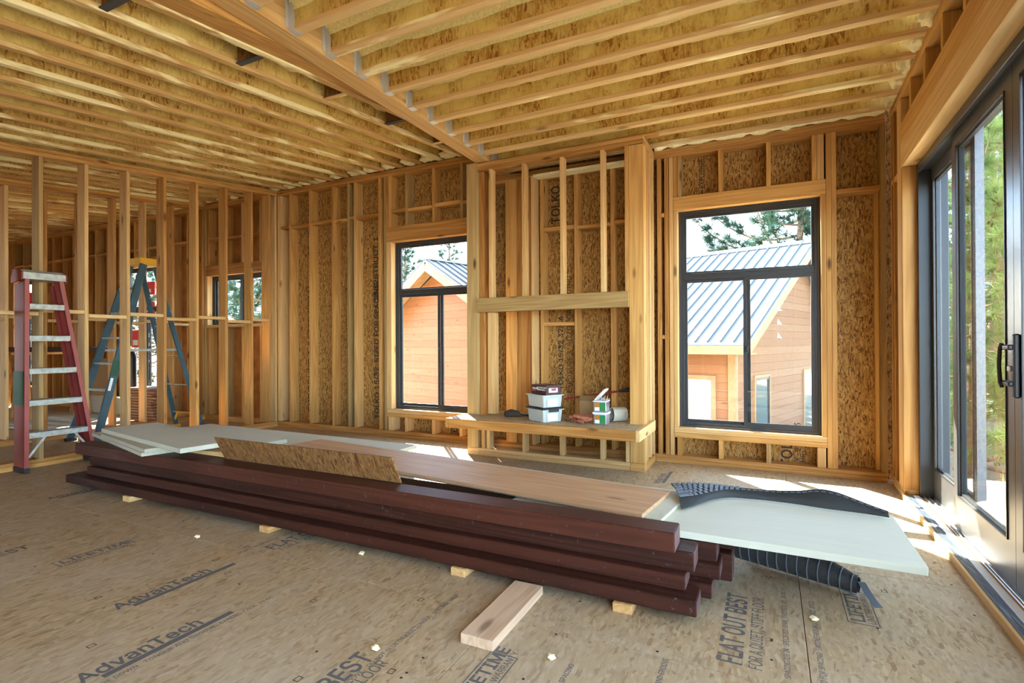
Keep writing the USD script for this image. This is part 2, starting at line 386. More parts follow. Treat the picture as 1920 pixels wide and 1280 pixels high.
mat('glass', {'f': ('layer_weight', {'blend': 0.5}), 'pw': ('math', {'math_type': 'power', 'value2': 5.0}), 'ml': ('math', {'math_type': 'multiply_add', 'value2': 0.75, 'value3': 0.045}),
               't': ('transparent_bsdf', {'color': (0.86, 0.89, 0.885)}), 'g': ('glossy_bsdf', {'color': (1, 1, 1), 'roughness': 0.0}), 'm': ('mix_closure', {})},
    [('f.facing', 'pw.value1'), ('pw.value', 'ml.value1'), ('ml.value', 'm.fac'), ('t.BSDF', 'm.closure1'), ('g.BSDF', 'm.closure2')], surface='m.closure')
def leaf(name, c1, c2):
    mat(name, {'oi': ('geometry', {}), 'r': ('rgb_ramp', {'ramp': [(0.0, c1), (1.0, c2)]}), 'd': ('diffuse_bsdf', {}), 't': ('translucent_bsdf', {}), 'm': ('mix_closure', {'fac': 0.35})},
        [('oi.random_per_island', 'r.fac'), ('r.color', 'd.color'), ('r.color', 't.color'), ('d.BSDF', 'm.closure1'), ('t.BSDF', 'm.closure2')], surface='m.closure')
leaf('needles', (0.035, 0.075, 0.045), (0.13, 0.19, 0.085))
leaf('needles_light', (0.15, 0.22, 0.07), (0.38, 0.42, 0.16))
leaf('dry_grass', (0.30, 0.25, 0.10), (0.55, 0.46, 0.24))
# ================================================================ THE SETTING
def part(parent, name, x, y, z, mat, c=0.003):
    return obj(name, cbox((x[0], y[0], z[0]), (x[1], y[1], z[1]), c), mat, parent)

# ---------------------------------------------------------------- floor: tongue-and-groove panels
floor = tag(xf('floor'), kind='structure')
obj('subfloor', cbox((-15.2, -3.0, -0.14), (0.99, 5.42, -0.021)), 'fir_x', floor)
PW, PL = 1.16, 2.32
for k in range(-4, 4):
    y0, y1 = 1.99 + k * PW, 1.99 + (k + 1) * PW
    y0, y1 = max(y0, -2.95), min(y1, 5.40)
    off = 0.12 if k % 2 == 0 else 0.12 - PL / 2
    n0 = int(math.floor((-15 - off) / PL))
    for i in range(n0, 3):
        x0, x1 = max(off + i * PL, -15.1), min(off + (i + 1) * PL, 0.97)
        if x1 - x0 < 0.05 or y1 - y0 < 0.05:
            continue
        obj('floor_panel', cbox((x0 + 0.0012, y0 + 0.0012, -0.02), (x1 - 0.0012, y1 - 0.0012, 0.0), 0.0015), 'osb_floor', floor)

# print on the floor panels (flat ink)
def floor_text(text, h, x, y, bold=False, stretch=1.0, m='ink_floor'):
    return obj('lettering', lettering(text, h, (x, y, 0.0002), (0, 1, 0), (-1, 0, 0), 0.0004, bold, stretch), m, floor)
def floor_rect(x0, y0, x1, y1, m='ink_floor'):
    return obj('ink_bar', prism(sbox(x0, y0, x1, y1), 0.0005, 'z', 0.0002), m, floor)
def advan(x, y, L):
    floor_text('AdvanTech', L * 0.125, x - 0.008, y, True, 0.80 / (0.125 * 7.4))
    floor_rect(x, y + 0.10 * L, x + 0.028, y + L * 1.0)
advan(-2.125, 0.965, 0.55); advan(-2.575, 1.305, 0.55); advan(-0.815, 4.42, 0.46); advan(-4.9, 2.02, 0.5); advan(-0.70, 2.36, 0.5)
floor_text('FLAT OUT BEST', 0.082, -0.098, 2.055, True, 0.67); floor_text('FOR A QUIET, STIFF FLOOR', 0.046, -0.030, 2.055, False, 0.69)
floor_text('FLAT OUT BEST', 0.075, -2.54, 2.07, True, 0.8); floor_text('FOR A QUIET, STIFF FLOOR', 0.042, -2.48, 2.09, False, 0.8)
floor_text('FLAT OUT BEST', 0.082, -1.325, 0.85, True, 0.78); floor_text('FOR A QUIET, STIFF FLOOR', 0.046, -1.255, 0.86, False, 0.78)
floor_text('FLAT OUT BEST', 0.075, -3.83, 0.86, True, 0.8)
def warranty(x, y, L, m='ink_floor'):
    obj('ink_frame', prism(ring(x, x + 0.115, y, y + L, 0.004), 0.0005, 'z', 0.0002), m, floor)
    floor_text('LIFETIME', 0.052, x + 0.066, y + 0.02, True, (L - 0.04) / 0.28)
    floor_text('LIMITED WARRANTY', 0.026, x + 0.103, y + 0.02, False, (L - 0.04) / 0.31)
warranty(0.285, 2.575, 0.325); warranty(-0.955, 1.42, 0.33); warranty(-3.46, 1.43, 0.34)
for x, y, t in [(-1.30, 0.95, 'SPACING 1/8 IN   TONGUE AND GROOVE.   DO NOT GLUE OR NAIL TONGUE   SPACING 1/8 IN'), (-2.06, 0.9, 'THIS SIDE DOWN   TONGUE AND GROOVE.  SANDED FACE  24 OC'), (0.06, 2.05, 'SPACING 1/8 IN   SPECIFIED SPAN   THIS SIDE UP   24 OC'), (0.17, 2.02, 'SIZED FOR SPACING   ENGINEERED WOOD PANEL  19/32'), (-2.66, 1.95, 'DO NOT GLUE OR NAIL   SPECIFIED SPAN  24 OC'), (-0.64, 1.35, 'THIS SIDE UP  FACE  24 OC SPACING'), (-0.34, 1.5, 'SPACING 1/8 IN  TONGUE AND GROOVE')]:
    floor_text(t, 0.020, x, y, False, 0.9)
nails = []
for k in range(150):
    x, y = RNG.uniform(-4.5, 0.8), RNG.uniform(0.7, 4.9)
    if k % 3 == 0:
        nails.append(prism(ring(x - 0.012, x + 0.012, y - 0.014, y + 0.014, 0.003), 0.0004, 'z', 0.0002))
    else:
        m = trimesh.creation.cylinder(0.0055, 0.0006, sections=8); m.apply_translation((round(x / 0.387) * 0.387, y, 0.0004)); nails.append(m)
obj('nail_mark', cat(*nails), 'ink_dark', floor).SetCustomDataByKey('kind', 'stuff')

# ---------------------------------------------------------------- back wall
wb = tag(xf('wall_back'), kind='structure')
Y0, Y1, ZL, ZR = 5.25, 5.39, 3.28, 2.964      # stud faces; underside of the lower top plate left and right of the bump-out
def stud(x0, x1, z0, z1, m=None, name='stud', y=(Y0, Y1)):
    return part(wb, name, (x0, x1), y, (z0, z1), m or random.choice(['fir_z', 'fir_z', 'fir_z', 'pale_z', 'grey_z']))
def flat(x0, x1, z0, z1, name='blocking', m='fir_x', y=(Y0, Y1)):
    return part(wb, name, (x0, x1), y, (z0, z1), m)
def seg_plates(x0, x1, zt, z2):
    flat(x0, x1, 0.0, 0.037, 'bottom_plate'); flat(x0, x1, 0.0375, 0.075, 'bottom_plate')
    flat(x0, x1, zt, zt + 0.0375, 'top_plate'); flat(x0, x1, zt + 0.038, z2, 'top_plate')
def blocks(xs, z, w=0.038):
    for k in range(len(xs) - 1):
        if xs[k + 1][0] - xs[k][1] > 0.06:
            dz = 0.0 if k % 2 else 0.012
            flat(xs[k][1] + 0.001, xs[k + 1][0] - 0.001, z + dz, z + dz + 0.04)
def sheath(x0, x1, z0, z1, m='osb_wall', y=Y1):
    obj('sheathing_panel', cbox((x0, y + 0.0005, z0), (x1, y + 0.0125, z1), 0.0005), m, wb)

# right of the bump-out
seg_plates(-1.012, 0.87, ZR, 3.055)
for a, b in [(-0.987, -0.946), (-0.917, -0.877), (-0.872, -0.834), (0.443, 0.481), (0.482, 0.520), (0.832, 0.870)]:
    stud(a, b, 0.0755, ZR - 0.0005)
stud(-0.832, -0.794, 0.345, 2.438, 'pale_z', 'trimmer'); stud(0.404, 0.442, 0.345, 2.438, 'fir_z', 'trimmer')
flat(-0.832, 0.442, 2.439, 2.57, 'header', y=(Y0, Y1 - 0.02))
flat(-0.832, 0.442, 0.296, 0.344, 'sill', 'pale_x'); flat(-0.832, 0.442, 0.248, 0.2955, 'sill')
for a in (-0.806, -0.434, -0.033):
    stud(a, a + 0.04, 0.0755, 0.2475, None, 'cripple')
stud(0.366, 0.432, 0.0755, 0.2475, 'pale_z', 'cripple')
for a, b in [(-0.832, -0.794), (-0.792, -0.756), (-0.424, -0.386), (-0.020, 0.018), (0.338, 0.376), (0.377, 0.43)]:
    stud(a, b, 2.571, ZR - 0.0005, None, 'cripple')
flat(0.521, 0.831, 2.425, 2.465); flat(-0.945, -0.918, 2.39, 2.43); flat(-0.945, -0.918, 1.2, 1.238)
stud(0.80, 0.831, 0.0755, 2.424, 'fir_z', 'stud', (Y0 + 0.08, Y1))
for z0, z1, xs in [(0.0, 0.34, (-1.02, 0.27, 1.02)), (0.34, 2.44, (-1.02, -0.795)), (0.34, 2.44, (0.405, 1.02)), (2.44, 3.36, (-1.02, 0.15, 1.02))]:
    for a, b in zip(xs, xs[1:]):
        sheath(a, b, z0, z1)

# behind the bump-out
seg_plates(-2.86, -1.013, ZR, 3.055)
for a in (-2.235, -1.845, -1.455, -1.09):
    stud(a, a + 0.04, 0.0755, ZR - 0.001, 'fir_z')
stud(-2.62, -2.49, 0.0755, ZR - 0.001, 'fir_z', 'wide_stud', (5.18, 5.24)); stud(-2.488, -2.30, 0.0755, ZR - 0.001, 'fir_z', 'wide_stud', (5.20, 5.24)); stud(-2.298, -2.26, 0.0755, ZR - 0.001, 'pale_z', 'stud', (5.15, 5.29))
bx = [(-2.235, -2.195), (-1.845, -1.805), (-1.455, -1.415), (-1.09, -1.05)]
blocks(bx, 2.36); flat(-2.194, -1.846, 1.35, 1.388)
for a, b in [(-2.9, -1.85), (-1.85, -1.02)]:
    sheath(a, b, 0.0, 1.6); sheath(a, b, 1.6, 3.36)
part(wb, 'foam_strip', (-2.26, -1.09), (5.12, 5.25), (2.94, 2.965), 'foam_light')

# left of the bump-out
seg_plates(-6.32, -2.862, ZL, 3.355)
LX = [(-6.315, -6.245), (-6.08, -6.042), (-5.695, -5.657), (-5.275, -5.237), (-5.0, -4.962), (-4.885, -4.847), (-4.475, -4.437), (-4.385, -4.347)]
for a, b in LX:
    stud(a, b, 0.0755, ZL - 0.0005)
blocks(LX[:7], 2.79)
flat(-4.346, -2.862, 2.445, 2.635, 'header', 'fir_x', (Y0, Y1 - 0.02))
stud(-4.346, -4.27, 0.345, 2.444, 'pale_z', 'trimmer'); stud(-2.945, -2.87, 0.345, 2.444, 'fir_z', 'trimmer')
flat(-4.346, -2.87, 0.296, 0.344, 'sill', 'pale_x'); flat(-4.346, -2.87, 0.248, 0.2955, 'sill')
for a, b in [(-4.325, -4.25), (-4.07, -4.03), (-3.665, -3.625), (-3.275, -3.235)]:
    stud(a, b, 0.0755, 0.2475, 'pale_z', 'cripple')
LC = [(-4.345, -4.31), (-4.308, -4.27), (-4.05, -4.012), (-3.648, -3.61), (-3.253, -3.215), (-2.90, -2.863)]
for a, b in LC:
    stud(a, b, 2.636, ZL - 0.0005, None, 'cripple')
blocks(LC[1:], 2.80)
for z0, z1, xs in [(0.0, 0.34, (-6.4, -5.0, -3.4, -2.9)), (0.34, 2.44, (-6.4, -5.45, -4.27)), (0.34, 2.44, (-2.945, -2.88)), (2.44, 3.75, (-6.4, -5.1, -3.9, -2.90))]:
    for a, b in zip(xs, xs[1:]):
        sheath(a, b, z0, z1)

# the far rooms
def window_bay(x0, x1, zs, zh, hh):
    for a in (x0 - 0.076, x1 + 0.038):
        stud(a, a + 0.037, 0.0755, ZL - 0.0005)
    stud(x0 - 0.038, x0, zs, zh, 'pale_z', 'trimmer'); stud(x1, x1 + 0.037, zs, zh, 'pale_z', 'trimmer')
    flat(x0 - 0.038, x1 + 0.037, zh + 0.001, zh + hh, 'header'); flat(x0 - 0.038, x1 + 0.037, zs - 0.04, zs - 0.001, 'sill', 'pale_x')
    n = max(1, int(round((x1 - x0) / 0.385)))
    cs = [x0 + k * (x1 - x0 - 0.038) / n for k in range(n + 1)]
    for a in cs:
        stud(a, a + 0.038, 0.0755, zs - 0.0405, None, 'cripple'); stud(a, a + 0.038, zh + hh + 0.0005, ZL - 0.0005, None, 'cripple')
    blocks([(a, a + 0.038) for a in cs], 2.77)
W3, W4, W5 = (-7.88, -6.65), (-10.25, -9.02), (-14.2, -13.35)
seg_plates(-15.1, -6.322, ZL, 3.355)
window_bay(*W3, 1.47, 2.233, 0.16); window_bay(*W4, 0.34, 2.50, 0.15); window_bay(*W5, 0.34, 2.50, 0.15)
xs = []
x = -6.47
while x > -15.0:
    if not any(a - 0.12 < x < b + 0.10 for a, b in (W3, W4, W5)):
        xs.append((x, x + 0.038)); stud(x, x + 0.038, 0.0755, ZL - 0.0005)
    x -= 0.385
xs = xs[::-1]
for p, q in zip(xs, xs[1:]):
    if q[0] - p[1] < 0.45:
        blocks([p, q], 2.78)
def sheath_far(x0, x1, zs, ze):
    sheath(x0, x1, zs, ze, 'ply_red')
edges = [-15.2, W5[0], W5[1], W4[0], W4[1], W3[0], W3[1], -6.402]
for k, (a, b) in enumerate(zip(edges, edges[1:])):
    if k % 2 == 0:
        n = max(1, int(round((b - a) / 1.2)))
        for i in range(n):
            sheath_far(a + (b - a) * i / n, a + (b - a) * (i + 1) / n, 0, 3.75)
    else:
        zs, zh = (1.46, 2.235) if k == 5 else (0.33, 2.505)
        sheath_far(a, b, 0, zs); sheath_far(a, b, zh, 3.75)

# printing on the sheathing
def wall_text(t, h, x, z, bold=False, stretch=1.0, y=Y1 - 0.0006):
    obj('lettering', lettering(t, h, (x, y + 0.0003, z), (0, 0, 1), (-1, 0, 0), 0.0005, bold, stretch), 'ink_dark', wb)
wall_text('TOLKO', 0.10, -2.055, 2.47, True, 0.9); wall_text('T-STRAND PRO', 0.035, -2.0, 2.45, False, 0.9)
wall_text('1532STRUCT 1', 0.075, -1.99, 1.62, True, 1.1); wall_text('EXPOSURE 1  SIZED FOR SPACING', 0.05, -1.93, 0.62, False, 1.1); wall_text('TOLKO 15/32 32/16', 0.05, -2.03, 0.65, True, 1.2)
wall_text('TOLKO', 0.085, 0.175, 0.02, True, 1.0); wall_text('X-25-143', 0.05, 0.245, 0.08, False, 1.0); wall_text('MILL 2516', 0.035, 0.285, 0.08, False, 1.0)
wall_text('1532STRUCT 1', 0.075, -4.60, 1.72, True, 1.1); wall_text('TOLKO 15/32  SIZED FOR SPACING', 0.075, -4.59, 0.18, True, 1.0)
wall_text('TOLKO  T-STRAND', 0.075, -5.78, 2.42, True, 1.0); wall_text('EXPOSURE 1 15/32 SPAN', 0.075, -5.79, 0.2, True, 1.4)
wall_text('TOLKO', 0.09, -3.39, 0.03, True, 0.7)
wall_text('EXPOSURE', 0.05, -0.56, 2.66, False, 0.8)

# ---------------------------------------------------------------- partition walls
def partition(name, X, ys, zslope, yend=5.245, W=0.14, yn=-1.5):
    w = tag(xf(name), kind='structure')
    zt = lambda y: 3.36 + 0.106 * (y - 5.25) - 0.001
    for d in (0.0, 0.0385):
        m = bar((X - W / 2, yn, zt(yn) - 0.0192 - d), (X - W / 2, yend, zt(yend) - 0.0192 - d), W, 0.037)
        obj('top_plate', m, 'fir_y', w)
    part(w, 'bottom_plate', (X - W, X), (yn, yend), (0, 0.037), 'fir_y'); part(w, 'bottom_plate', (X - W, X), (yn, yend), (0.0375, 0.075), 'fir_y')
    for k, y in enumerate(ys):
        z1 = zt(y) - 0.0775
        part(w, 'stud', (X - W, X), (y, y + 0.036), (0.0755, z1), random.choice(['fir_z', 'grey_z', 'fir_z', 'pale_z']))
    for k, (a, b) in enumerate(zip(ys, ys[1:])):
        if b - a > 0.2:
            z = 1.452 if k % 2 else 1.487
            part(w, 'blocking', (X - W, X), (a + 0.037, b - 0.001), (z, z + 0.037), 'pale_y')
    return w
P1Y = [-1.4, -0.99, -0.6, -0.21, 0.18, 0.57, 0.96, 1.35, 1.74, 2.13, 2.52, 2.896, 3.289, 3.677, 4.062, 4.448, 4.82, 5.10, 5.205]
partition('wall_left', -6.31, P1Y, 0.106)
partition('wall_far_left', -7.93, [1.33, 1.71, 2.09, 2.47, 2.85, 3.215, 3.59, 3.97, 4.355, 4.74, 5.1, 5.2], 0.106, yn=1.0)
# the end wall of the far room
we = tag(xf('wall_end'), kind='structure')
part(we, 'sheathing_panel', (-15.215, -15.2), (-1.5, 5.4), (0, 3.5), 'ply_red', 0.001)
for k in range(17):
    part(we, 'stud', (-15.2, -15.06), (-1.4 + k * 0.4, -1.362 + k * 0.4), (0.0, 2.55 + k * 0.04), 'fir_z')

# the wall behind the camera, open toward its right end
wf_ = tag(xf('wall_front'), kind='structure')
part(wf_, 'sheathing_panel', (-15.2, 1.02), (-2.965, -2.95), (0, 3.8), 'osb_wall', 0.001)
for k in range(40):
    part(wf_, 'stud', (-15.1 + k * 0.4, -15.062 + k * 0.4), (-2.95, -2.81), (0.0, 2.45), 'fir_z')
# ---------------------------------------------------------------- right wall with the door opening (a touch out of square)
wr = tag(xf('wall_right', (0.885, 4.75, 0), -0.92), kind='structure')
def rp(name, x, y, z, m, c=0.003):
    return part(wr, name, x, y, z, m, c)
rp('stud', (0, 0.14), (0.405, 0.445), (0.0755, 2.98), 'fir_z'); rp('stud', (0, 0.14), (0.30, 0.34), (0.0755, 2.98), 'fir_z')
rp('stud', (0, 0.14), (0.08, 0.18), (0.0755, 2.98), 'pale_z', ); rp('king_stud', (0, 0.14), (0.04, 0.079), (0.0755, 2.98), 'pale_z'); rp('trimmer', (0.0, 0.14), (0.0, 0.039), (0.0755, 2.455), 'fir_z')
rp('bottom_plate', (0, 0.14), (0.0, 0.445), (0, 0.037), 'pale_y'); rp('bottom_plate', (0, 0.14), (0.0, 0.445), (0.0375, 0.075), 'pale_y')
rp('blocking', (0, 0.14), (0.181, 0.299), (2.42, 2.458), 'fir_y'); rp('blocking', (0, 0.14), (0.341, 0.404), (2.42, 2.458), 'fir_y')
rp('header', (0, 0.14), (-6.5, 0.039), (2.456, 2.635), 'pale_y'); rp('header', (0, 0.14), (-6.5, 0.039), (2.6365, 2.785), 'fir_y')
for k in range(15):
    rp('cripple', (0, 0.14), (-5.9 + k * 0.4, -5.862 + k * 0.4), (2.786, 2.98), 'fir_z')
rp('top_plate', (0, 0.14), (-6.5, 0.5), (2.981, 3.018), 'fir_y'); rp('top_plate', (0, 0.14), (-6.5, 0.5), (3.0185, 3.056), 'fir_y')
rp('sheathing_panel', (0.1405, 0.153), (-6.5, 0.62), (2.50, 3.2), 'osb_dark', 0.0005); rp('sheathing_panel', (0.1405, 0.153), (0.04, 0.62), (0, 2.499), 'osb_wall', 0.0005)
# raised sill board, membrane and pan in front of the tracks
rp('sill_board', (-0.014, 0.0), (-6.2, 0.0), (0, 0.042), 'pale_y', 0.002)
rp('sill_shim', (0.0005, 0.10), (-6.2, -0.001), (0, 0.0385), 'fir_y', 0.002)
P = np.zeros((60, 6, 3))
for i in range(60):
    for j in range(6):
        yy = -6.1 + i * 6.05 / 59
        P[i, j] = (0.002 + 0.009 * j, yy, 0.0412 + 0.0022 * math.sin(yy * 31 + j * 1.7) + 0.0015 * math.sin(yy * 77 + j))
obj('sill_membrane', thick(P[:, ::-1], 0.0012), 'membrane', wr)
rp('sill_pan', (0.048, 0.085), (-6.1, -0.02), (0.039, 0.0425), 'white_vinyl', 0.0008)

# ---------------------------------------------------------------- ceiling
ce = tag(xf('ceiling'), kind='structure')
def ijoist(a, b, fm, wm, hw=0.20):
    j = xf('joist', parent=ce)
    a, b = np.array(a, float), np.array(b, float)
    obj('flange', bar(a + [0, 0, 0.0175], b + [0, 0, 0.0175], 0.058, 0.035), fm, j)
    obj('web', bar(a + [0, 0, 0.035 + hw / 2], b + [0, 0, 0.035 + hw / 2], 0.012, hw, c=0.0005), wm, j)
RJ = [1.99 + 0.2905 * k for k in range(-14, 12)]
for y in RJ:
    if y < 5.2:
        ijoist((-2.598, y, 3.06), (0.93, y, 3.06), 'flange_x', 'osb_web_x')
zj = lambda y: 3.36 + 0.106 * (y - 5.25)
LJ = [-2.96 - 0.292 * k for k in range(42)]
for x in LJ:
    ijoist((x, -2.6, zj(-2.6)), (x, 5.33, zj(5.33)), 'flange_y', 'osb_web_y')
# foam sprayed between the joists
def foam_bay(axis, c, w, a, b, z, m, seed):
    n, k = int((b - a) / 0.055), 8
    P = np.zeros((n, k, 3))
    u = np.linspace(a, b, n)[:, None] * np.ones((1, k)); v = np.linspace(-w / 2, w / 2, k)[None, :] * np.ones((n, 1))
    q = np.stack([u * 5, v * 7, np.full_like(u, seed * 3.1)], -1)
    h = 0.05 * meshkit.fbm(q, 3, seed) + 0.07 * np.abs(v / (w / 2)) ** 3
    if axis == 'x':
        P[..., 0], P[..., 1] = u, c + v
    else:
        P[..., 1], P[..., 0] = u, c + v
    P[..., 2] = z(u) - h
    g = grid_mesh(P)
    if axis == 'x':
        g.invert()
    obj('foam_bay', g, m, ce, True)
ys = RJ
for k, (p, q) in enumerate(zip(ys, ys[1:])):
    if q < 5.3:
        foam_bay('x', (p + q) / 2, q - p - 0.01, -2.59, 0.90, lambda u: 3.295 + 0 * u, 'foam', k)
for k, (p, q) in enumerate(zip(LJ, LJ[1:])):
    foam_bay('y', (p + q) / 2, p - q - 0.01, -2.5, 5.37, lambda u: zj(u) + 0.235, 'foam', 40 + k)
foam_bay('y', -2.86, 0.18, -2.5, 5.3, lambda u: zj(u) + 0.235, 'foam', 99)
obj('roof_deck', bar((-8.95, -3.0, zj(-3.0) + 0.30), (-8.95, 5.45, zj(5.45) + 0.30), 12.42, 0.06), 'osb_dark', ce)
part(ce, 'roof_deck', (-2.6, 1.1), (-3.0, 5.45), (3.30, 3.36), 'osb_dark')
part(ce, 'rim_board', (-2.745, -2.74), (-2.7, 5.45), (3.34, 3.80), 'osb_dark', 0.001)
# the dropped beam and the hangers along it
obj('beam', cbox((-2.755, -2.6, 3.055), (-2.602, 5.40, 3.36), 0.004), 'pale_y', ce)
obj('ledger', bar((-2.845, -2.6, zj(-2.6) + 0.06), (-2.845, 5.3, zj(5.3) + 0.06), 0.17, 0.10), 'fir_y', ce)
hang = cat(cbox((0, -0.032, -0.002), (0.055, 0.032, 0.0), 0.0004), prism([(0, 0), (0.05, 0), (0.05, 0.10), (0.03, 0.15), (0.03, 0.20), (0, 0.20)], 0.0018, 'y', -0.032), prism([(0, 0), (0.05, 0), (0.05, 0.10), (0.03, 0.15), (0.03, 0.20), (0, 0.20)], 0.0018, 'y', 0.0302),
           cbox((0, -0.055, 0.02), (0.002, -0.032, 0.2), 0.0004), cbox((0, 0.032, 0.02), (0.002, 0.055, 0.2), 0.0004))
for y in RJ:
    if y < 4.95:
        m = hang.copy(); m.apply_translation((-2.6015, y, 3.058)); obj('joist_hanger', m, 'galv', ce)
for k, y in enumerate((0.78, 1.556, 2.36, 3.13, 3.88, 4.66)):
    for x0, x1 in ((-3.22, -2.992), (-2.928, -2.93 + 0.0)) if False else ((-3.22, -2.992),):
        obj('blocking', cbox((x0, y, zj(y) + 0.012), (x1, y + 0.03, zj(y) + 0.23), 0.002), 'osb_dark', ce)
        obj('angle_bracket', cbox((x0 + 0.002, y - 0.014, zj(y) + 0.004), (x1 - 0.002, y + 0.03, zj(y) + 0.011), 0.001), 'blue_steel' if k in (1, 2, 4) else 'flange_x', ce)
# crumbs of foam squeezed out along the plates
def foam_bead(pts, r, seed, parent, m='foam_light', name='foam_bead'):
    p = np.array(pts, float); n = max(12, int(np.linalg.norm(p[-1] - p[0]) / 0.03))
    t = np.linspace(0, 1, n)[:, None]; c = p[0] * (1 - t) + p[-1] * t
    rr = r * (0.45 + 1.1 * meshkit.noise(np.c_[t * n * 0.5, 0 * t, 0 * t + seed], seed))
    return obj(name, tube(c, rr.ravel(), 7), m, parent, True)
foam_bead([(-1.0, 5.22, 3.07), (0.86, 5.22, 3.07)], 0.028, 3, ce)
rr = np.random.default_rng(5)
for k, x in enumerate([q - 0.146 for q in LJ[:22]]):
    s = trimesh.creation.icosphere(2, 1.0); v = np.array(s.vertices)
    v *= (0.6 + 0.9 * meshkit.noise(v * 2.2 + k * 5.1, k))[:, None] * [0.11, 0.07, 0.05]
    s.vertices = v + [x, 5.24, zj(5.2) + 0.06]; obj('foam_lump', s, 'foam_light', ce, True)
for k, y in enumerate([q + 0.145 for q in RJ[8:]]):
    if y < 5.2:
        s = trimesh.creation.icosphere(2, 1.0); v = np.array(s.vertices)
        v *= (0.5 + 0.9 * meshkit.noise(v * 2.5 + k * 3.1 + 50, k))[:, None] * [0.06, 0.09, 0.10]
        s.vertices = v + [0.86, y, 3.14]; obj('foam_lump', s, 'foam_light', ce, True)

# ---------------------------------------------------------------- windows
def window(name, x0, x1, z0, z1, bar_z=None, slider=True, y=5.345, mull=None, sticker=()):
    w = tag(xf(name), kind='structure')
    D = 0.06
    g = 0.0015
    obj('frame', prism(ring(x0 + g, x1 - g, z0 + g, z1 - g, 0.042), D, 'y', y), 'bronze', w)
    obj('frame_lip', prism(ring(x0 + g, x1 - g, z0 + g, z1 - g, 0.020), 0.010, 'y', y - 0.011), 'bronze', w)
    a, b, c, d = x0 + 0.042, x1 - 0.042, z0 + 0.042, z1 - 0.042
    if bar_z:
        obj('transom_bar', cat(cbox((a, y - 0.006, bar_z - 0.04), (b, y + D, bar_z + 0.012), 0.003), cbox((a, y - 0.016, bar_z + 0.004), (b, y - 0.004, bar_z + 0.018), 0.002)), 'bronze', w)
        obj('sash', prism(ring(a, b, bar_z + 0.012, d, 0.024), 0.03, 'y', y + 0.018), 'bronze', w)
        obj('pane', cbox((a + 0.02, y + 0.030, bar_z + 0.03), (b - 0.02, y + 0.034, d - 0.02), 0.0003), 'glass', w)
        d = bar_z - 0.04
    if slider:
        m = mull if mull is not None else (a + b) / 2
        for k, (p, q, yy) in enumerate(((a, m + 0.03, y + 0.028), (m - 0.03, b, y + 0.004))):
            obj('sash', prism(ring(p, q, c, d, 0.030), 0.022, 'y', yy), 'bronze', w)
            obj('pane', cbox((p + 0.026, yy + 0.009, c + 0.026), (q - 0.026, yy + 0.013, d - 0.026), 0.0003), 'glass', w)
        zc = (c + d) / 2 + 0.02
        obj('latch', cat(cbox((m - 0.012, y - 0.012, zc - 0.03), (m + 0.012, y + 0.004, zc + 0.03), 0.004), cbox((m - 0.006, y - 0.026, zc - 0.012), (m + 0.006, y - 0.010, zc + 0.018), 0.003)), 'black_metal', w)
    for sx, sz, sw, sh in sticker:
        obj('sticker', cbox((sx, y + 0.0, sz), (sx + sw, y + 0.002, sz + sh), 0.0002), 'red_sticker', w)
        obj('sticker_label', cbox((sx + 0.03, y - 0.0012, sz + 0.04), (sx + sw * 0.7, y - 0.0002, sz + sh * 0.45), 0.0002), 'white_paper', w)
    return w
window('window_1', -0.794, 0.404, 0.3445, 2.4385, 1.815, mull=-0.19)
window('window_2', -4.27, -2.945, 0.3445, 2.4445, 1.825, mull=-3.607)
window('window_3', W3[0], W3[1], 1.47, 2.2325, mull=-7.215)
window('window_4', W4[0], W4[1], 0.3405, 2.4995, 1.80, sticker=((-9.78, 2.03, 0.36, 0.22), (-9.78, 1.70, 0.36, 0.2), (-10.1, 1.12, 0.26, 0.30)))
window('window_5', W5[0], W5[1], 0.3405, 2.4995, 1.80, sticker=((-14.1, 1.86, 0.5, 0.4),))
# taped corner flags on the right-hand pane of the window by the door
for k in range(3):
    z = 1.45 - 0.125 * k
    obj('pane_tape', prism([(0.062, z), (0.105, z - 0.005), (0.068, z + 0.055)], 0.0008, 'y', 5.352), 'label_white', '/World/window_1')

# ---------------------------------------------------------------- sliding door
dr = tag(xf('door_1', (0.885, 4.75, 0), -0.92), kind='structure')
def dp(name, x, y, z, m, c=0.003, parent=None):
    return part(parent or dr, name, x, y, z, m, c)
dp('side_jamb', (0.086, 0.26), (-0.045, -0.001), (0.0, 2.454), 'bronze'); dp('head_frame', (0.086, 0.26), (-4.0, -0.046), (2.40, 2.454), 'bronze'); dp('head_lip', (0.078, 0.10), (-4.0, -0.046), (2.385, 2.400), 'bronze')
dp('side_jamb', (0.086, 0.26), (-4.045, -4.001), (0.0, 2.454), 'bronze')
dp('track', (0.102, 0.26), (-4.0, -0.046), (0.0, 0.036), 'galv')
for k in range(5):
    dp('track_rail', (0.107 + 0.028 * k, 0.112 + 0.028 * k), (-4.0, -0.046), (0.0362, 0.050), 'alum', 0.001)
def door_panel(x, y0, y1, st=0.093):
    """y0 the far edge, y1 the near edge"""
    p = xf('door_panel', parent=dr)
    top, bot = 0.085, 0.205
    z0, z1 = 0.052, 2.398
    frame = prism(ring(y1, y0, z0, z1, st, bot, top), 0.040, 'x', x)
    obj('panel_frame', frame, 'door_bronze', p)
    obj('glazing_bead', prism(ring(y1 + st, y0 - st, z0 + bot, z1 - top, 0.016), 0.022, 'x', x + 0.010), 'bronze', p)
    obj('glazing_lip', prism(ring(y1 + st - 0.006, y0 - st + 0.006, z0 + bot - 0.006, z1 - top + 0.006, 0.007), 0.005, 'x', x - 0.0052), 'bronze', p)
    obj('pane', cbox((x + 0.018, y1 + st + 0.005, z0 + bot + 0.005), (x + 0.022, y0 - st - 0.005, z1 - top - 0.005), 0.0003), 'glass', p)
    return p
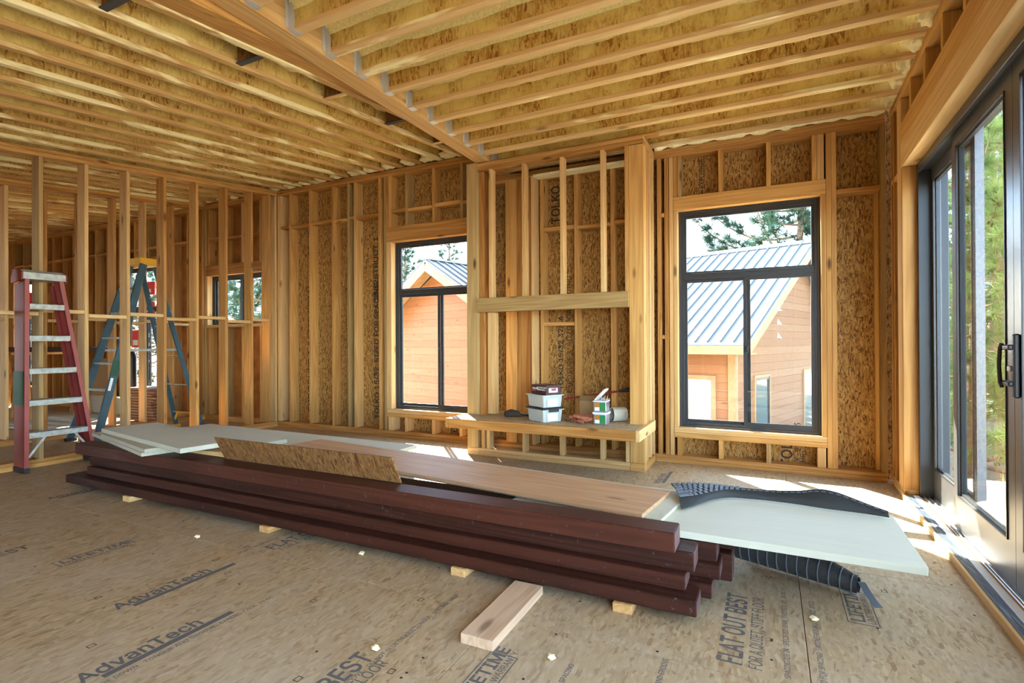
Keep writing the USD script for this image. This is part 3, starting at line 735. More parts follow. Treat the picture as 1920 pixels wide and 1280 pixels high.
door_panel(0.165, -0.046, -0.98, 0.055)
p2 = door_panel(0.120, -0.732, -1.663)
p3 = door_panel(0.120, -1.667, -2.60)
door_panel(0.165, -2.30, -3.10); door_panel(0.165, -3.11, -3.98)
# lever handles and lock bar on the meeting stiles
hd = cat(cbox((0.094, -1.745, 0.915), (0.119, -1.717, 1.195), 0.006), cbox((0.078, -1.735, 1.125), (0.119, -1.645, 1.148), 0.005), cbox((0.078, -1.735, 0.965), (0.119, -1.645, 0.988), 0.005))
obj('handle', cat(hd, tube([(0.082, -1.650, 1.155), (0.076, -1.647, 1.13), (0.073, -1.645, 1.055), (0.076, -1.647, 0.98), (0.082, -1.650, 0.955)], 0.008, 8)), 'black_metal', p3)
obj('latch', cbox((0.085, -1.717, 1.03), (0.119, -1.690, 1.055), 0.004), 'alum', p3)
# ================================================================ THINGS
def thing(name, label, category, loc=(0, 0, 0), rz=0.0, group=None, rx=0.0, ry=0.0):
    return tag(xf(name, loc, rz, '/World', rx, ry), label, category, group)
def solo(name, mesh, m, label, category, group=None, smooth=False):
    return tag(obj(name, mesh, m, '/World', smooth), label, category, group)
def local(m):
    m = m.copy(); return m

# ---------------------------------------------------------------- framed bump-out for the fireplace
fp = thing('fireplace_frame', 'framed lumber bump-out for a fireplace between the two tall windows, carrying the beam', 'framing')
FY, BX0, BX1 = 4.755, -2.865, -1.012
def fpp(name, x, y, z, m='fir_z', c=0.003):
    return part(fp, name, x, y, z, m, c)
fpp('post', (BX0, BX0 + 0.13), (FY, FY + 0.14), (0.076, 3.054), 'grey_z'); fpp('post', (BX1 - 0.133, BX1), (FY, FY + 0.065), (0.076, 2.96), 'fir_z')
fpp('post', (BX1 - 0.038, BX1), (FY + 0.066, FY + 0.105), (0.076, 2.96), 'pale_z')
for z0, nm in ((0.0, 'bottom_plate'), (0.0382, 'bottom_plate')):
    fpp(nm, (BX0 + 0.131, BX1 - 0.134), (FY, FY + 0.09), (z0, z0 + 0.0375), 'pale_x')
fpp('base_block', (BX0, BX0 + 0.13), (FY, FY + 0.14), (0.0, 0.075), 'pale_x'); fpp('base_block', (BX1 - 0.133, BX1), (FY, FY + 0.09), (0.0, 0.075), 'fir_x')
fpp('bottom_plate', (BX1 - 0.09, BX1), (FY + 0.091, 5.2495), (0, 0.0375), 'fir_y'); fpp('bottom_plate', (BX1 - 0.09, BX1), (FY + 0.091, 5.2495), (0.038, 0.075), 'fir_y')
fpp('top_plate', (BX0 + 0.131, BX1), (FY, FY + 0.09), (2.965, 3.0025), 'fir_x'); fpp('top_plate', (BX0 + 0.131, BX1), (FY, FY + 0.09), (3.003, 3.0405), 'fir_x')
fpp('top_plate', (BX1 - 0.09, BX1), (FY + 0.091, 5.2495), (2.965, 3.0025), 'fir_y'); fpp('top_plate', (BX1 - 0.09, BX1), (FY + 0.091, 5.2495), (3.003, 3.0405), 'pale_y')
fpp('nailer', (BX0 + 0.20, BX1 + 0.12), (FY + 0.02, FY + 0.11), (3.0415, 3.0585), 'fir_x')
for a, m in ((-2.60, 'pale_z'), (-2.223, 'pale_z'), (-1.816, 'pale_z'), (-1.413, 'pale_z'), (-1.184, 'fir_z')):
    fpp('stud', (a, a + 0.038), (FY + 0.001, FY + 0.09), (1.636, 2.9645), m)
fpp('ledger', (BX0 + 0.1305, BX1 - 0.134), (FY - 0.02, FY + 0.09), (1.49, 1.635), 'grey_x')
fpp('trimmer', (-2.73, -2.67), (FY + 0.04, FY + 0.13), (0.0765, 2.9645), 'fir_z'); fpp('trimmer', (-2.645, -2.562), (FY + 0.05, FY + 0.14), (0.43, 1.489), 'pale_z')
for y in (4.885, 5.03, 5.19):
    fpp('side_stud', (BX1 - 0.09, BX1), (y, y + 0.038), (0.0755, 2.9645), random.choice(['fir_z', 'pale_z']))
for y in (5.0, 5.15):
    fpp('side_stud', (BX0, BX0 + 0.09), (y, y + 0.038), (0.0, 3.0), random.choice(['fir_z', 'pale_z']))
for a in (-2.695, -2.637, -2.228, -1.83, -1.427, -1.186):
    fpp('cripple', (a, a + 0.037), (FY + 0.001, FY + 0.089), (0.0762, 0.332), 'pale_z')

# ---------------------------------------------------------------- hearth bench
hb = thing('hearth_bench', 'low raw-lumber hearth bench with a strand-board top built across the bump-out', 'bench')
BZ = 0.425
obj('top_panel', prism(sbox(BX0, 4.425, BX1, 4.7535).union(sbox(-2.66, 4.75, -1.15, 5.13)), 0.018, 'z', BZ - 0.018), 'osb_floor', hb)
obj('front_board', cbox((BX0, 4.385, BZ - 0.092), (BX1, 4.424, BZ - 0.001), 0.003), 'fir_x', hb)
obj('end_board', cbox((BX1 + 0.001, 4.385, BZ - 0.092), (BX1 + 0.036, 5.07, BZ + 0.004), 0.003), 'pale_y', hb)
obj('end_board', cbox((BX0 - 0.036, 4.386, BZ - 0.092), (BX0 - 0.001, 4.754, BZ - 0.001), 0.003), 'fir_y', hb)
for x in (-2.5, -2.1, -1.7, -1.3):
    obj('joist', cbox((x, 4.4245, BZ - 0.092), (x + 0.038, 5.1, BZ - 0.0185), 0.002), 'fir_y', hb)

# ---------------------------------------------------------------- stack of dark timbers
SG = 'dark stained timbers stacked on the floor'
def timber(x0, x1, y, z, h, label, w=0.146):
    t = thing('timber', label, 'timber', (0, 0, 0), 0, SG)
    obj('body', cbox((x0, y, z), (x1, y + w, z + h), 0.004), 'dark_x', t)
    obj('end_grain', cbox((x1 + 0.0001, y + 0.004, z + 0.004), (x1 + 0.0016, y + w - 0.004, z + h - 0.004), 0.0004), 'end_grain', t)
    return t
timber(-5.20, -0.275, 2.250, 0.0405, 0.064, 'dark brown stained timber at the bottom front of the stack')
timber(-5.05, -0.330, 2.330, 0.1050, 0.064, 'dark brown stained timber second from the bottom at the front of the stack')
timber(-5.10, -0.300, 2.375, 0.1695, 0.088, 'dark brown stained timber third from the bottom at the front of the stack')
timber(-5.22, -0.372, 2.325, 0.2580, 0.089, 'dark brown stained timber topmost at the front of the stack, scuffed along its top')
timber(-5.15, -0.235, 2.440, 0.0405, 0.064, 'dark brown stained timber at the bottom of the middle row of the stack')
timber(-5.10, -0.206, 2.500, 0.1050, 0.064, 'dark brown stained timber second up in the middle row of the stack')
timber(-5.00, -0.222, 2.535, 0.1695, 0.088, 'dark brown stained timber topmost of the middle row, ending under the pale panel')
timber(-5.10, -0.165, 2.660, 0.0405, 0.128, 'thick dark stained timber low in the back row of the stack')
timber(-5.00, -0.160, 2.720, 0.1695, 0.088, 'dark stained timber on top of the back row of the stack, under the panels')
for i, x in enumerate((-4.35, -2.86, -1.45, -0.62)):
    lab = ['short softwood block under the far left of the timber stack', 'short pale block under the timber stack left of its middle', 'wood block under the timber stack beside the loose offcut', 'pale softwood block under the right end of the timber stack'][i]
    solo('bearer_block', cbox((x, 2.235, 0.0), (x + 0.085, 3.0, 0.0400), 0.003), 'pale_y', lab, 'wood block', 'bearers under the timber stack')

# ---------------------------------------------------------------- boards on the stack
def board(name, nl, nr, width, z, t, m, label, category, group=None):
    """nl, nr: the near corners; z its underside"""
    nl, nr = np.array(nl, float), np.array(nr, float)
    d = nr - nl; L = np.linalg.norm(d); a = math.degrees(math.atan2(d[1], d[0]))
    x = thing(name, label, category, (nl[0], nl[1], z), a, group)
    obj('board', cbox((0, 0, 0), (L, width, t), 0.002), m, x)
    return x
PG = 'pale primed boards lying on the timber stack'
def single_board(name, nl, nr, width, z, t, m, label, category, group=None):
    nl, nr = np.array(nl, float), np.array(nr, float)
    d = nr - nl; L = np.linalg.norm(d); a = math.degrees(math.atan2(d[1], d[0]))
    mesh = cbox((0, 0, 0), (L, width, t), 0.002)
    p = obj(name, mesh, m)
    xx = UsdGeom.Xformable(p); xx.AddTranslateOp().Set(Gf.Vec3d(float(nl[0]), float(nl[1]), float(z))); xx.AddRotateZOp().Set(a)
    return tag(p, label, category, group)
single_board('primed_sheet', (-1.30, 2.535), (0.545, 2.525), 0.685, 0.2580, 0.034, 'primed_x', 'large pale primed sheet overhanging the right end of the timber stack, under the curling mat', 'sheet', PG)
single_board('primed_sheet', (-2.78, 2.87), (-0.475, 2.585), 0.53, 0.2925, 0.018, 'primed_x', 'pale primed sheet under the wide brown plank, its end showing past the plank', 'sheet', PG)
single_board('primed_sheet', (-5.6, 3.05), (-2.76, 3.02), 0.70, 0.2585, 0.030, 'primed_x', 'long pale primed sheet lying farthest back on the timber stack', 'sheet', PG)
single_board('primed_sheet', (-5.15, 3.02), (-3.93, 2.83), 0.48, 0.2890, 0.034, 'primed_x', 'beige sheet lying behind the tilted strand-board strip', 'sheet', PG)
single_board('wood_plank', (-3.60, 2.92), (-0.560, 2.560), 0.475, 0.3108, 0.022, 'plank_x', 'wide brown wooden plank with knots and a dark smudge on top of the stack', 'plank')
PS = 'short pale boards fanned on the left end of the stack'
single_board('primed_board', (-5.497, 2.575), (-4.127, 2.246), 0.36, 0.3480, 0.028, 'primed_x', 'lowest of three short pale boards fanned on the left end of the stack', 'board', PS)
single_board('primed_board', (-5.18, 2.495), (-4.097, 2.250), 0.34, 0.3762, 0.029, 'primed_x', 'middle of three short pale boards fanned on the left end of the stack', 'board', PS)
single_board('primed_board', (-5.232, 2.523), (-3.697, 2.264), 0.43, 0.4055, 0.035, 'primed_x', 'topmost of three short pale boards fanned on the left end of the stack', 'board', PS)
single_board('primed_board', (-4.3, 2.50), (-3.2, 2.49), 0.10, 0.3472, 0.03, 'pale_x', 'narrow raw board lying flat behind the fanned boards', 'board')
# tilted strip of strand board
n = 30
solo('strand_board_strip', cat(prism([(2.475, 0.3475), (2.490, 0.3475), (2.405, 0.512), (2.390, 0.512)], 1.57, 'x', -3.52)), 'osb_dark', 'narrow brown strand-board strip standing tilted on the front timber', 'board')
single_board('lumber_offcut', (-0.945, 1.745), (-0.950, 2.245), 0.142, 0.0002, 0.040, 'offcut_x', 'short pale lumber offcut with two knots lying on the floor in front of the stack', 'lumber')

# ---------------------------------------------------------------- dimpled black matting
mt = thing('drainage_mat', 'black ribbed plastic mat curling over the far edge of the pale panel', 'mat')
N, K = 72, 18
P = np.zeros((N, K, 3))
def cr(keys, s):
    k = np.array(keys, float); return np.array([np.interp(s, k[:, 0], k[:, i]) for i in range(1, k.shape[1])])
FE = [(0, -0.522, 3.10, 0.345), (0.12, -0.395, 3.14, 0.356), (0.24, -0.271, 3.18, 0.352), (0.32, -0.20, 3.20, 0.342), (0.5, -0.013, 3.21, 0.343), (0.64, 0.142, 3.21, 0.358), (0.72, 0.216, 3.21, 0.380), (0.78, 0.288, 3.20, 0.383), (0.86, 0.38, 3.18, 0.358), (0.94, 0.467, 3.16, 0.332), (1, 0.528, 3.13, 0.322)]
RE = [(0, -0.446, 2.93, 0.330), (0.12, -0.376, 2.98, 0.335), (0.24, -0.272, 3.11, 0.340), (0.32, -0.20, 3.165, 0.340), (0.5, -0.013, 3.195, 0.336), (0.64, 0.142, 3.19, 0.350), (0.72, 0.216, 3.19, 0.368), (0.78, 0.288, 3.18, 0.370), (0.86, 0.38, 3.16, 0.348), (0.94, 0.467, 3.14, 0.325), (1, 0.528, 3.12, 0.310)]
NE = [(0, -0.417, 2.81, 0.300), (0.12, -0.366, 2.90, 0.300), (0.24, -0.275, 3.07, 0.302), (0.32, -0.20, 3.14, 0.301), (0.5, -0.013, 3.165, 0.300), (0.64, 0.142, 3.155, 0.300), (0.72, 0.216, 3.14, 0.300), (0.78, 0.288, 3.13, 0.300), (0.86, 0.38, 3.13, 0.300), (0.94, 0.467, 3.12, 0.300), (1, 0.528, 3.105, 0.300)]
sm = lambda keys, s: (cr(keys, s - 0.03) + cr(keys, s) + cr(keys, s + 0.03)) / 3
for i in range(N):
    s = i / (N - 1)
    f, r, n_ = sm(FE, s), sm(RE, s), sm(NE, s)
    for j in range(K):
        q = j / (K - 1)
        if q < 0.6:
            t = q / 0.6; P[i, j] = f * (1 - t) + r * t + np.array([0, 0, 0.008 * math.sin(math.pi * t) * (1.2 - s)])
        else:
            t = (q - 0.6) / 0.4; P[i, j] = r * (1 - t) + n_ * t + np.array([0, -0.010 * math.sin(math.pi * t), 0])
P[..., 2] = np.maximum(P[..., 2] + 0.006, 0.3022)
obj('sheet', thick(P[:, ::-1], 0.004), 'mat_grey', mt, 50)
dots = []
DN = np.cross(np.gradient(P, axis=0), np.gradient(P, axis=1)); DN /= np.linalg.norm(DN, axis=-1, keepdims=True) + 1e-9
DN[DN[..., 2] < 0] *= -1
for i in range(1, N - 1, 2):
    for j in ([0, 2, 4, 6, 8, 10] if i < 26 else [9]):
        jj = min(j, K - 1)
        t = (P[i + 1, jj] - P[i - 1, jj]); t /= np.linalg.norm(t); bb = np.cross(DN[i, jj], t)
        w_ = np.linalg.norm(P[i, 10] - P[i, 0]) / 13
        c = cbox((-0.011, -w_, 0), (0.011, w_, 0.006), 0.002); v = np.array(c.vertices)
        c.vertices = P[i, jj] + v[:, :1] * t + v[:, 1:2] * bb + v[:, 2:3] * DN[i, jj]
        dots.append(c)
tag(obj('dimple', cat(*dots), 'mat_top', mt), kind='stuff')
# the rolled length under the panel
rl = thing('mat_roll', 'rolled black ribbed mat on the floor under the overhanging pale panel', 'mat roll')
P = np.zeros((50, 20, 3))
p0, p1 = np.array([-0.13, 3.02]), np.array([0.34, 2.62])
ax = (p1 - p0) / np.linalg.norm(p1 - p0); nr = np.array([ax[1], -ax[0]])
for i in range(50):
    s = i / 49; c = np.array([-0.14, 3.05]) * (1 - s) + np.array([0.36, 2.86]) * s
    R = 0.105 * (1 - 0.62 * s ** 1.6)
    for j in range(20):
        a = -0.7 + 5.2 * j / 19; rr_ = R * (1 - 0.10 * j / 19)
        P[i, j] = (c[0] + ax[1] * 0 - math.cos(a) * rr_ * 0.35, c[1] - math.cos(a) * rr_, 0.006 + R + math.sin(a) * rr_)
obj('sheet', thick(P, 0.004), 'mat_under', rl, 40)
for k in range(12):
    i = 3 + k * 4
    if i < 50:
        obj('rib', tube(P[i, :13] + [0, -0.003, 0], 0.004, 6), 'mat_top', rl)
q = P[-1, 4]
obj('strap', thick(np.array([[q + [0.00 + 0.05 * t, -0.03 - 0.10 * t, 0.03 * (1 - t) ** 2 - 0.02 - 0.03 * t + 0.02], q + [0.03 + 0.05 * t, -0.03 - 0.09 * t, 0.03 * (1 - t) ** 2 - 0.02 - 0.03 * t + 0.02]] for t in np.linspace(0, 1, 8)]), 0.002), 'mat_top', rl)

# ---------------------------------------------------------------- things on the bench
def tub(z, label):
    t = thing('storage_tub', label, 'tub', (-1.877, 4.465, z), -31.7 + 180, 'white tubs on the bench')
    a, b, h = 0.262, 0.225, 0.118
    # local: x runs along the long side away to the left, y along the short side toward the window
    outer = [(0.012, -0.012), (a - 0.012, -0.012)]
    def shell(ins, z0, z1, grow):
        lo = np.array([(ins, -ins), (a - ins, -ins), (a - ins, -b + ins), (ins, -b + ins)]); hi = np.array([(ins - grow, -ins + grow), (a - ins + grow, -ins + grow), (a - ins + grow, -b + ins - grow), (ins - grow, -b + ins - grow)])
        pts = np.vstack([np.c_[lo, np.full(4, z0)], np.c_[hi, np.full(4, z1)]])
        H = mf.Manifold.batch_hull([mf.Manifold.sphere(0.012, 12).translate(tuple(p)) for p in pts]) if hasattr(mf.Manifold, 'batch_hull') else None
        return H
    body = shell(0.02, 0.0122, h - 0.012, 0.008); cut = shell(0.024, 0.018, h + 0.03, 0.010)
    obj('body', body - cut, 'tub_white', t, 40)
    obj('rim', prism(sbox(-0.006, -b - 0.006 + 0.0, a + 0.006, 0.006).buffer(0.006).difference(sbox(0.012, -b + 0.012, a - 0.012, -0.012)), 0.008, 'z', h - 0.006), 'tub_white', t)
    obj('label', cbox((-0.0035, -b + 0.06, 0.015), (-0.0022, -0.045, 0.085), 0.0003), 'label_white', t)
    return t, a, b, h
# the tubs' local frame: x along (-0.85, 0.53), -y along (0.53, 0.85)
for z, lab in ((BZ, 'lower of two stacked white plastic tubs on the bench, with the black lid'), (BZ + 0.136, 'upper of two stacked white plastic tubs on the bench, the nail carton on it')):
    t, a, b, h = tub(z, lab)
    if z == BZ:
        obj('lid', cat(prism(sbox(-0.004, -b - 0.004, a + 0.004, 0.004).buffer(0.008), 0.012, 'z', h + 0.003), cbox((-0.020, -b * 0.75, h - 0.02), (-0.010, -b * 0.25, h + 0.016), 0.003)), 'black_rubber', t)
nb = thing('nail_carton', 'dark maroon printed carton of nails leaning on the upper white tub', 'carton', (-1.862, 4.50, BZ + 0.136 + 0.121), -31.7 + 180, None, 0, 0)
obj('carton', cbox((0.0, -0.17, 0), (0.235, 0, 0.088), 0.002), 'box_maroon', nb)
for tx, h_, x0, z0, bold in (('COLLATED JOIST', 0.0135, 0.145, 0.058, True), ('HANGER NAILS', 0.0135, 0.145, 0.038, True), ('Grip Rite', 0.018, 0.222, 0.045, True)):
    obj('lettering', lettering(tx, h_, (x0, 0.0003, z0), (-1, 0, 0), (0, 0, 1), 0.0005, bold, 0.95), 'label_white', nb)
obj('logo_panel', cbox((0.165, 0.0002, 0.028), (0.228, 0.0006, 0.040), 0.0001), 'label_red', nb)
obj('label', cbox((-0.0008, -0.135, 0.02), (-0.0002, -0.03, 0.062), 0.0001), 'label_white', nb); obj('label_band', cbox((-0.0012, -0.115, 0.036), (-0.0009, -0.06, 0.058), 0.0001), 'label_red', nb)

def jar(z, label, lid):
    t = thing('screw_jar', label, 'jar', (-1.445, 4.60, z), 0, 'clear screw jars stacked on the bench')
    w, d, h = 0.125, 0.125, 0.100
    body = mf.Manifold.batch_hull([mf.Manifold.sphere(0.012, 12).translate((x, y, zz)) for x in (0.014, w - 0.014) for y in (0.014, d - 0.014) for zz in (0.0125, h - 0.012)])
    obj('body', body, 'steel_bits', t, 40)
    obj('label', cbox((0.062, 0.0000, 0.012), (w - 0.008, 0.0016, 0.086), 0.0003), 'jar_green', t); obj('label', cbox((0.018, 0.0000, 0.044), (0.061, 0.0016, 0.086), 0.0003), 'jar_amber', t)
    obj('price_label', cbox((0.018, 0.0000, 0.012), (0.061, 0.0016, 0.043), 0.0003), 'label_white', t)
    obj('rim', prism(sbox(0.002, 0.002, w - 0.002, d - 0.002).buffer(0.003).difference(sbox(0.012, 0.012, w - 0.012, d - 0.012)), 0.01, 'z', h - 0.008), 'white_vinyl', t)
    if lid == 'on':
        obj('lid', prism(sbox(0, 0, w, d).buffer(0.005), 0.016, 'z', h - 0.004), 'white_vinyl', t)
    else:
        obj('lid', bar((0.01, 0.02 + d / 2, h + 0.006), (0.105, 0.02 + d / 2, h + 0.105), d, 0.014, (-0.7, 0, 0.7)), 'white_vinyl', t)
        for k in range(14):
            a = RNG.uniform(0, 6.28); e = RNG.uniform(0.3, 1.4); c = np.array([RNG.uniform(0.05, 0.11), RNG.uniform(0.02, 0.1), h - 0.005])
            obj('screw', tube([c, c + 0.05 * np.array([math.cos(a) * math.cos(e), math.sin(a) * math.cos(e), math.sin(e)])], 0.003, 5), 'alum', t)
jar(BZ, 'lower clear jar with a green label and white lid, right of the straps', 'on')
jar(BZ + 0.1135, 'upper clear jar with a green label, its white lid flipped open', 'open')
cn = thing('canister', 'pale round canister lying on its side, open end full of metal fasteners', 'canister', (-1.335, 4.83, BZ + 0.0685), 38, None, 0, 0)
prof = np.array([(0.0, 0.138), (0.062, 0.138), (0.066, 0.132), (0.066, 0.004), (0.0635, 0.0), (0.060, 0.003), (0.060, 0.06), (0.0, 0.06)])
rv = trimesh.creation.revolve(prof, sections=36); rv.apply_transform(trimesh.transformations.rotation_matrix(-math.pi / 2, [1, 0, 0])); rv.fix_normals()
rv.apply_transform(trimesh.transformations.rotation_matrix(math.pi / 2 * -1, [0, 0, 1]))
obj('drum', rv, 'canister', cn, 40)
scr = []
for k in range(46):
    c = np.array([RNG.uniform(0.006, 0.05), RNG.uniform(-0.045, 0.045), RNG.uniform(-0.058, 0.01)])
    if math.hypot(c[1], c[2]) < 0.055:
        d = RNG.normal(size=3); d /= np.linalg.norm(d); scr.append(tube([c, c + d * 0.018], 0.0028, 5))
tag(obj('fasteners', cat(*scr), 'steel_bits', cn), kind='stuff')
st = thing('ratchet_strap', 'heap of orange-brown webbing strap between the tubs and the jars', 'strap', (-1.575, 4.63, BZ))
for k in range(9):
    r0, a0, z0 = RNG.uniform(0.03, 0.075), RNG.uniform(0, 6.28), 0.016 + 0.006 * k
    cx_, cy_ = RNG.uniform(-0.06, 0.06), RNG.uniform(-0.04, 0.05)
    P = np.array([[[cx_ + r0 * 1.35 * math.cos(a0 + t), cy_ + r0 * 0.7 * math.sin(a0 + t), max(0.004, z0 + 0.012 * math.sin(2 * t + k) + dz)] for dz in (-0.012, 0.012)] for t in np.linspace(0, 5.0, 22)])
    obj('loop', thick(P, 0.002), 'strap_orange', st, 60)
obj('strap_tail', thick(np.array([[[-0.10 - 0.09 * t, 0.02 + 0.05 * t, 0.008 + 0.003 * math.sin(9 * t)], [-0.10 - 0.09 * t, 0.045 + 0.05 * t, 0.008 + 0.003 * math.sin(9 * t)]] for t in np.linspace(0, 1, 9)]), 0.002), 'ink_dark', st)
br = thing('hand_brush', 'dark bristled hand brush lying left of the white tubs', 'brush', (-2.31, 4.74, BZ), 14)
hm = mf.Manifold.batch_hull([mf.Manifold.sphere(r, 16).translate(p) for r, p in ((0.030, (-0.075, 0, 0.031)), (0.036, (-0.03, 0.012, 0.040)), (0.030, (0.03, 0, 0.036)), (0.016, (0.065, -0.01, 0.020)))])
obj('bristles', hm, 'ink_dark', br, 60)
obj('handle', tube([(0.06, -0.01, 0.022), (0.11, -0.02, 0.020), (0.17, -0.03, 0.024)], [0.016, 0.011, 0.012], 10), 'black_rubber', br, 60)
rd = thing('pry_bar', 'long thin dark red bar lying behind the tubs against the studs', 'bar')
obj('shaft', tube([(-1.86, 4.98, 0.60), (-1.30, 4.98, 0.70)], 0.010, 8), 'red_rod', rd, 60); obj('grip', tube([(-1.30, 4.98, 0.70), (-1.20, 4.98, 0.718)], [0.013, 0.022], 8), 'black_rubber', rd, 60)
cb = thing('small_carton', 'small tan cardboard carton standing behind the jars', 'carton', (-1.70, 4.96, BZ), 20)
obj('carton', cbox((0, 0, 0), (0.14, 0.12, 0.17), 0.003), 'cardboard', cb); obj('flap', bar((0.07, 0.0, 0.17), (0.07, -0.07, 0.225), 0.13, 0.003), 'cardboard', cb)

# ---------------------------------------------------------------- step ladders
rlad = thing('step_ladder', 'red step ladder standing folded against the stud partition', 'ladder')
LXF = -6.08
yl = lambda z: 2.318 + 0.008 * z / 1.8
yr = lambda z: 2.905 - 0.29 * z / 1.8
def channel(a, b, wy, depth, sgn, m, parent, name='rail'):
    """A C-channel rail: web on the outer side, two flanges; a, b (y, z) of its outer edge, front face at LXF."""
    t = 0.004
    (ya, za), (yb, zb) = a, b
    ms = []
    for (o0, o1, x0, x1) in ((0, t, LXF - depth, LXF), (0, wy, LXF - t, LXF), (0, wy, LXF - depth, LXF - depth + t)):
        q = [(ya + sgn * o0, za), (ya + sgn * o1, za), (yb + sgn * o1, zb), (yb + sgn * o0, zb)]
        pl = Polygon(q)
        ms.append(prism(pl, x1 - x0, 'x', x0))
    return obj(name, cat(*ms), m, parent)
for f, sg in ((yl, 1), (yr, -1)):
    channel((f(0.02), 0.02), (f(1.79), 1.79), 0.034, 0.105, sg, 'red_fiberglass', rlad, 'front_rail')
    old = LXF; LXF = old - 0.109
    channel((f(0.01) + sg * 0.004, 0.01), (f(1.74) + sg * 0.004, 1.74), 0.03, 0.095, sg, 'red_fiberglass', rlad, 'rear_rail')
    LXF = old
    obj('front_edge', prism(Polygon([(f(0.02), 0.02), (f(0.02) + sg * 0.034, 0.02), (f(1.79) + sg * 0.034, 1.79), (f(1.79), 1.79)]), 0.0015, 'x', LXF), 'red_edge', rlad)
    obj('foot', cbox((LXF - 0.204, f(0) - 0.004 if sg > 0 else f(0) - 0.04, 0.0), (LXF + 0.003, f(0) + 0.040 if sg > 0 else f(0) + 0.004, 0.05), 0.004), 'black_rubber', rlad)
for k, z in enumerate((0.335, 0.632, 0.925, 1.228, 1.522)):
    ya, yb = yl(z) + 0.036, yr(z) - 0.036
    obj('step', cat(cbox((LXF - 0.085, ya, z + 0.026), (LXF + 0.004, yb, z + 0.031), 0.001), cbox((LXF, ya, z - 0.022), (LXF + 0.004, yb, z + 0.031), 0.001), cbox((LXF - 0.085, ya, z - 0.012), (LXF - 0.081, yb, z + 0.031), 0.001)), 'alum_dull', rlad)
obj('top_cap', cat(prism([(LXF + 0.012, 1.775), (LXF + 0.012, 1.835), (LXF - 0.06, 1.865), (LXF - 0.15, 1.865), (LXF - 0.19, 1.80), (LXF - 0.19, 1.775)], yr(1.8) - yl(1.8) + 0.03, 'y', yl(1.8) - 0.015)), 'alum_dull', rlad)
obj('cap_side', prism([(LXF + 0.013, 1.765), (LXF + 0.013, 1.835), (LXF - 0.06, 1.868), (LXF - 0.15, 1.868), (LXF - 0.195, 1.80), (LXF - 0.195, 1.74)], 0.012, 'y', yl(1.8) - 0.028), 'red_fiberglass', rlad)
obj('cap_side', prism([(LXF + 0.013, 1.765), (LXF + 0.013, 1.835), (LXF - 0.06, 1.868), (LXF - 0.15, 1.868), (LXF - 0.195, 1.80), (LXF - 0.195, 1.74)], 0.012, 'y', yr(1.8) + 0.016), 'red_fiberglass', rlad)
obj('paint_smear', cbox((LXF - 0.20, yl(0.7) - 0.0050, 0.62), (LXF - 0.012, yl(0.7) - 0.0042, 0.93), 0.0004), 'green_paint', rlad)
for sg, y0, y1 in ((1, yl(0.2) + 0.036, yl(0.2) + 0.16), (-1, yr(0.2) - 0.036, yr(0.2) - 0.16)):
    obj('brace', bar((LXF - 0.01, y0, 0.14), (LXF - 0.01, y1, 0.315), 0.02, 0.004, (1, 0, 0)), 'alum_dull', rlad)

bl = thing('step_ladder', 'blue step ladder with a yellow cap standing open behind the stud partition', 'ladder')
def rail(a, b, w, d, m, name):
    return obj(name, bar(a, b, w, d, (0, 1, 0), 0.004), m, bl)
cz = 2.205
for x0, x1 in ((-7.08, -7.22), (-7.66, -7.52)):
    fx = lambda t: x0 + (x1 - x0) * t
    rail((x0, 3.36, 0.03), (x1, 3.96, cz), 0.030, 0.085, 'blue_fiberglass', 'front_rail')
    rail((x0 + 0.02, 4.62, 0.03), (x1, 4.10, cz - 0.03), 0.028, 0.06, 'blue_fiberglass', 'rear_rail')
    obj('foot', cbox((x0 - 0.03, 3.31, 0.0), (x0 + 0.03, 3.42, 0.035), 0.004), 'black_rubber', bl); obj('foot', cbox((x0 - 0.01, 4.58, 0.0), (x0 + 0.05, 4.67, 0.035), 0.004), 'yellow_plastic', bl)
    obj('corner_brace', bar((x0 + 0.02, 4.60, 0.10), (x0 + 0.02 + (0.12 if x0 < -7.5 else -0.12), 4.575, 0.22), 0.03, 0.02, (0, 1, 0)), 'yellow_plastic', bl)
    obj('spreader', bar(((x0 + x1) / 2, 3.66, 1.10), ((x0 + x1) / 2, 4.36, 1.10), 0.006, 0.03, (0, 0, 1), 0.001), 'alum_dull', bl)
for k in range(6):
    t = (k + 1) / 7.0; z = cz * t; y = 3.36 + 0.60 * t
    xa, xb = -7.08 - 0.14 * t - 0.016, -7.66 + 0.14 * t + 0.016
    obj('step', cbox((xb, y - 0.045, z - 0.02), (xa, y + 0.04, z + 0.006), 0.002), 'alum_dull', bl)
for z in (0.22, 0.62, 1.02, 1.42, 1.8):
    t = z / cz; y = 4.62 - 0.52 * t
    obj('rear_bar', bar((-7.06 - 0.14 * t - 0.02, y, z), (-7.64 + 0.14 * t + 0.02, y, z), 0.035, 0.012), 'yellow_plastic' if z < 0.3 else 'alum_dull', bl)
obj('top_cap', mf.Manifold.batch_hull([mf.Manifold.sphere(0.012, 10).translate((x, y, z)) for x in (-7.51, -7.23) for y in (3.93, 4.14) for z in (cz, cz + 0.075)]), 'yellow_plastic', bl, 40)
obj('lettering', lettering('MAX 32', 0.03, (-7.217, 3.95, cz + 0.02), (0, 1, 0), (0, 0, 1), 0.001, True, 0.9), 'ink', bl) if False else None
obj('data_label', bar((-7.178, 3.79, 1.62), (-7.188, 3.826, 1.75), 0.003, 0.06, (0, 1, 0), 0.0005), 'label_white', bl)
obj('oval_logo', bar((-7.100, 3.505, 0.62), (-7.110, 3.545, 0.77), 0.003, 0.03, (0, 1, 0), 0.0005), 'label_white', bl)
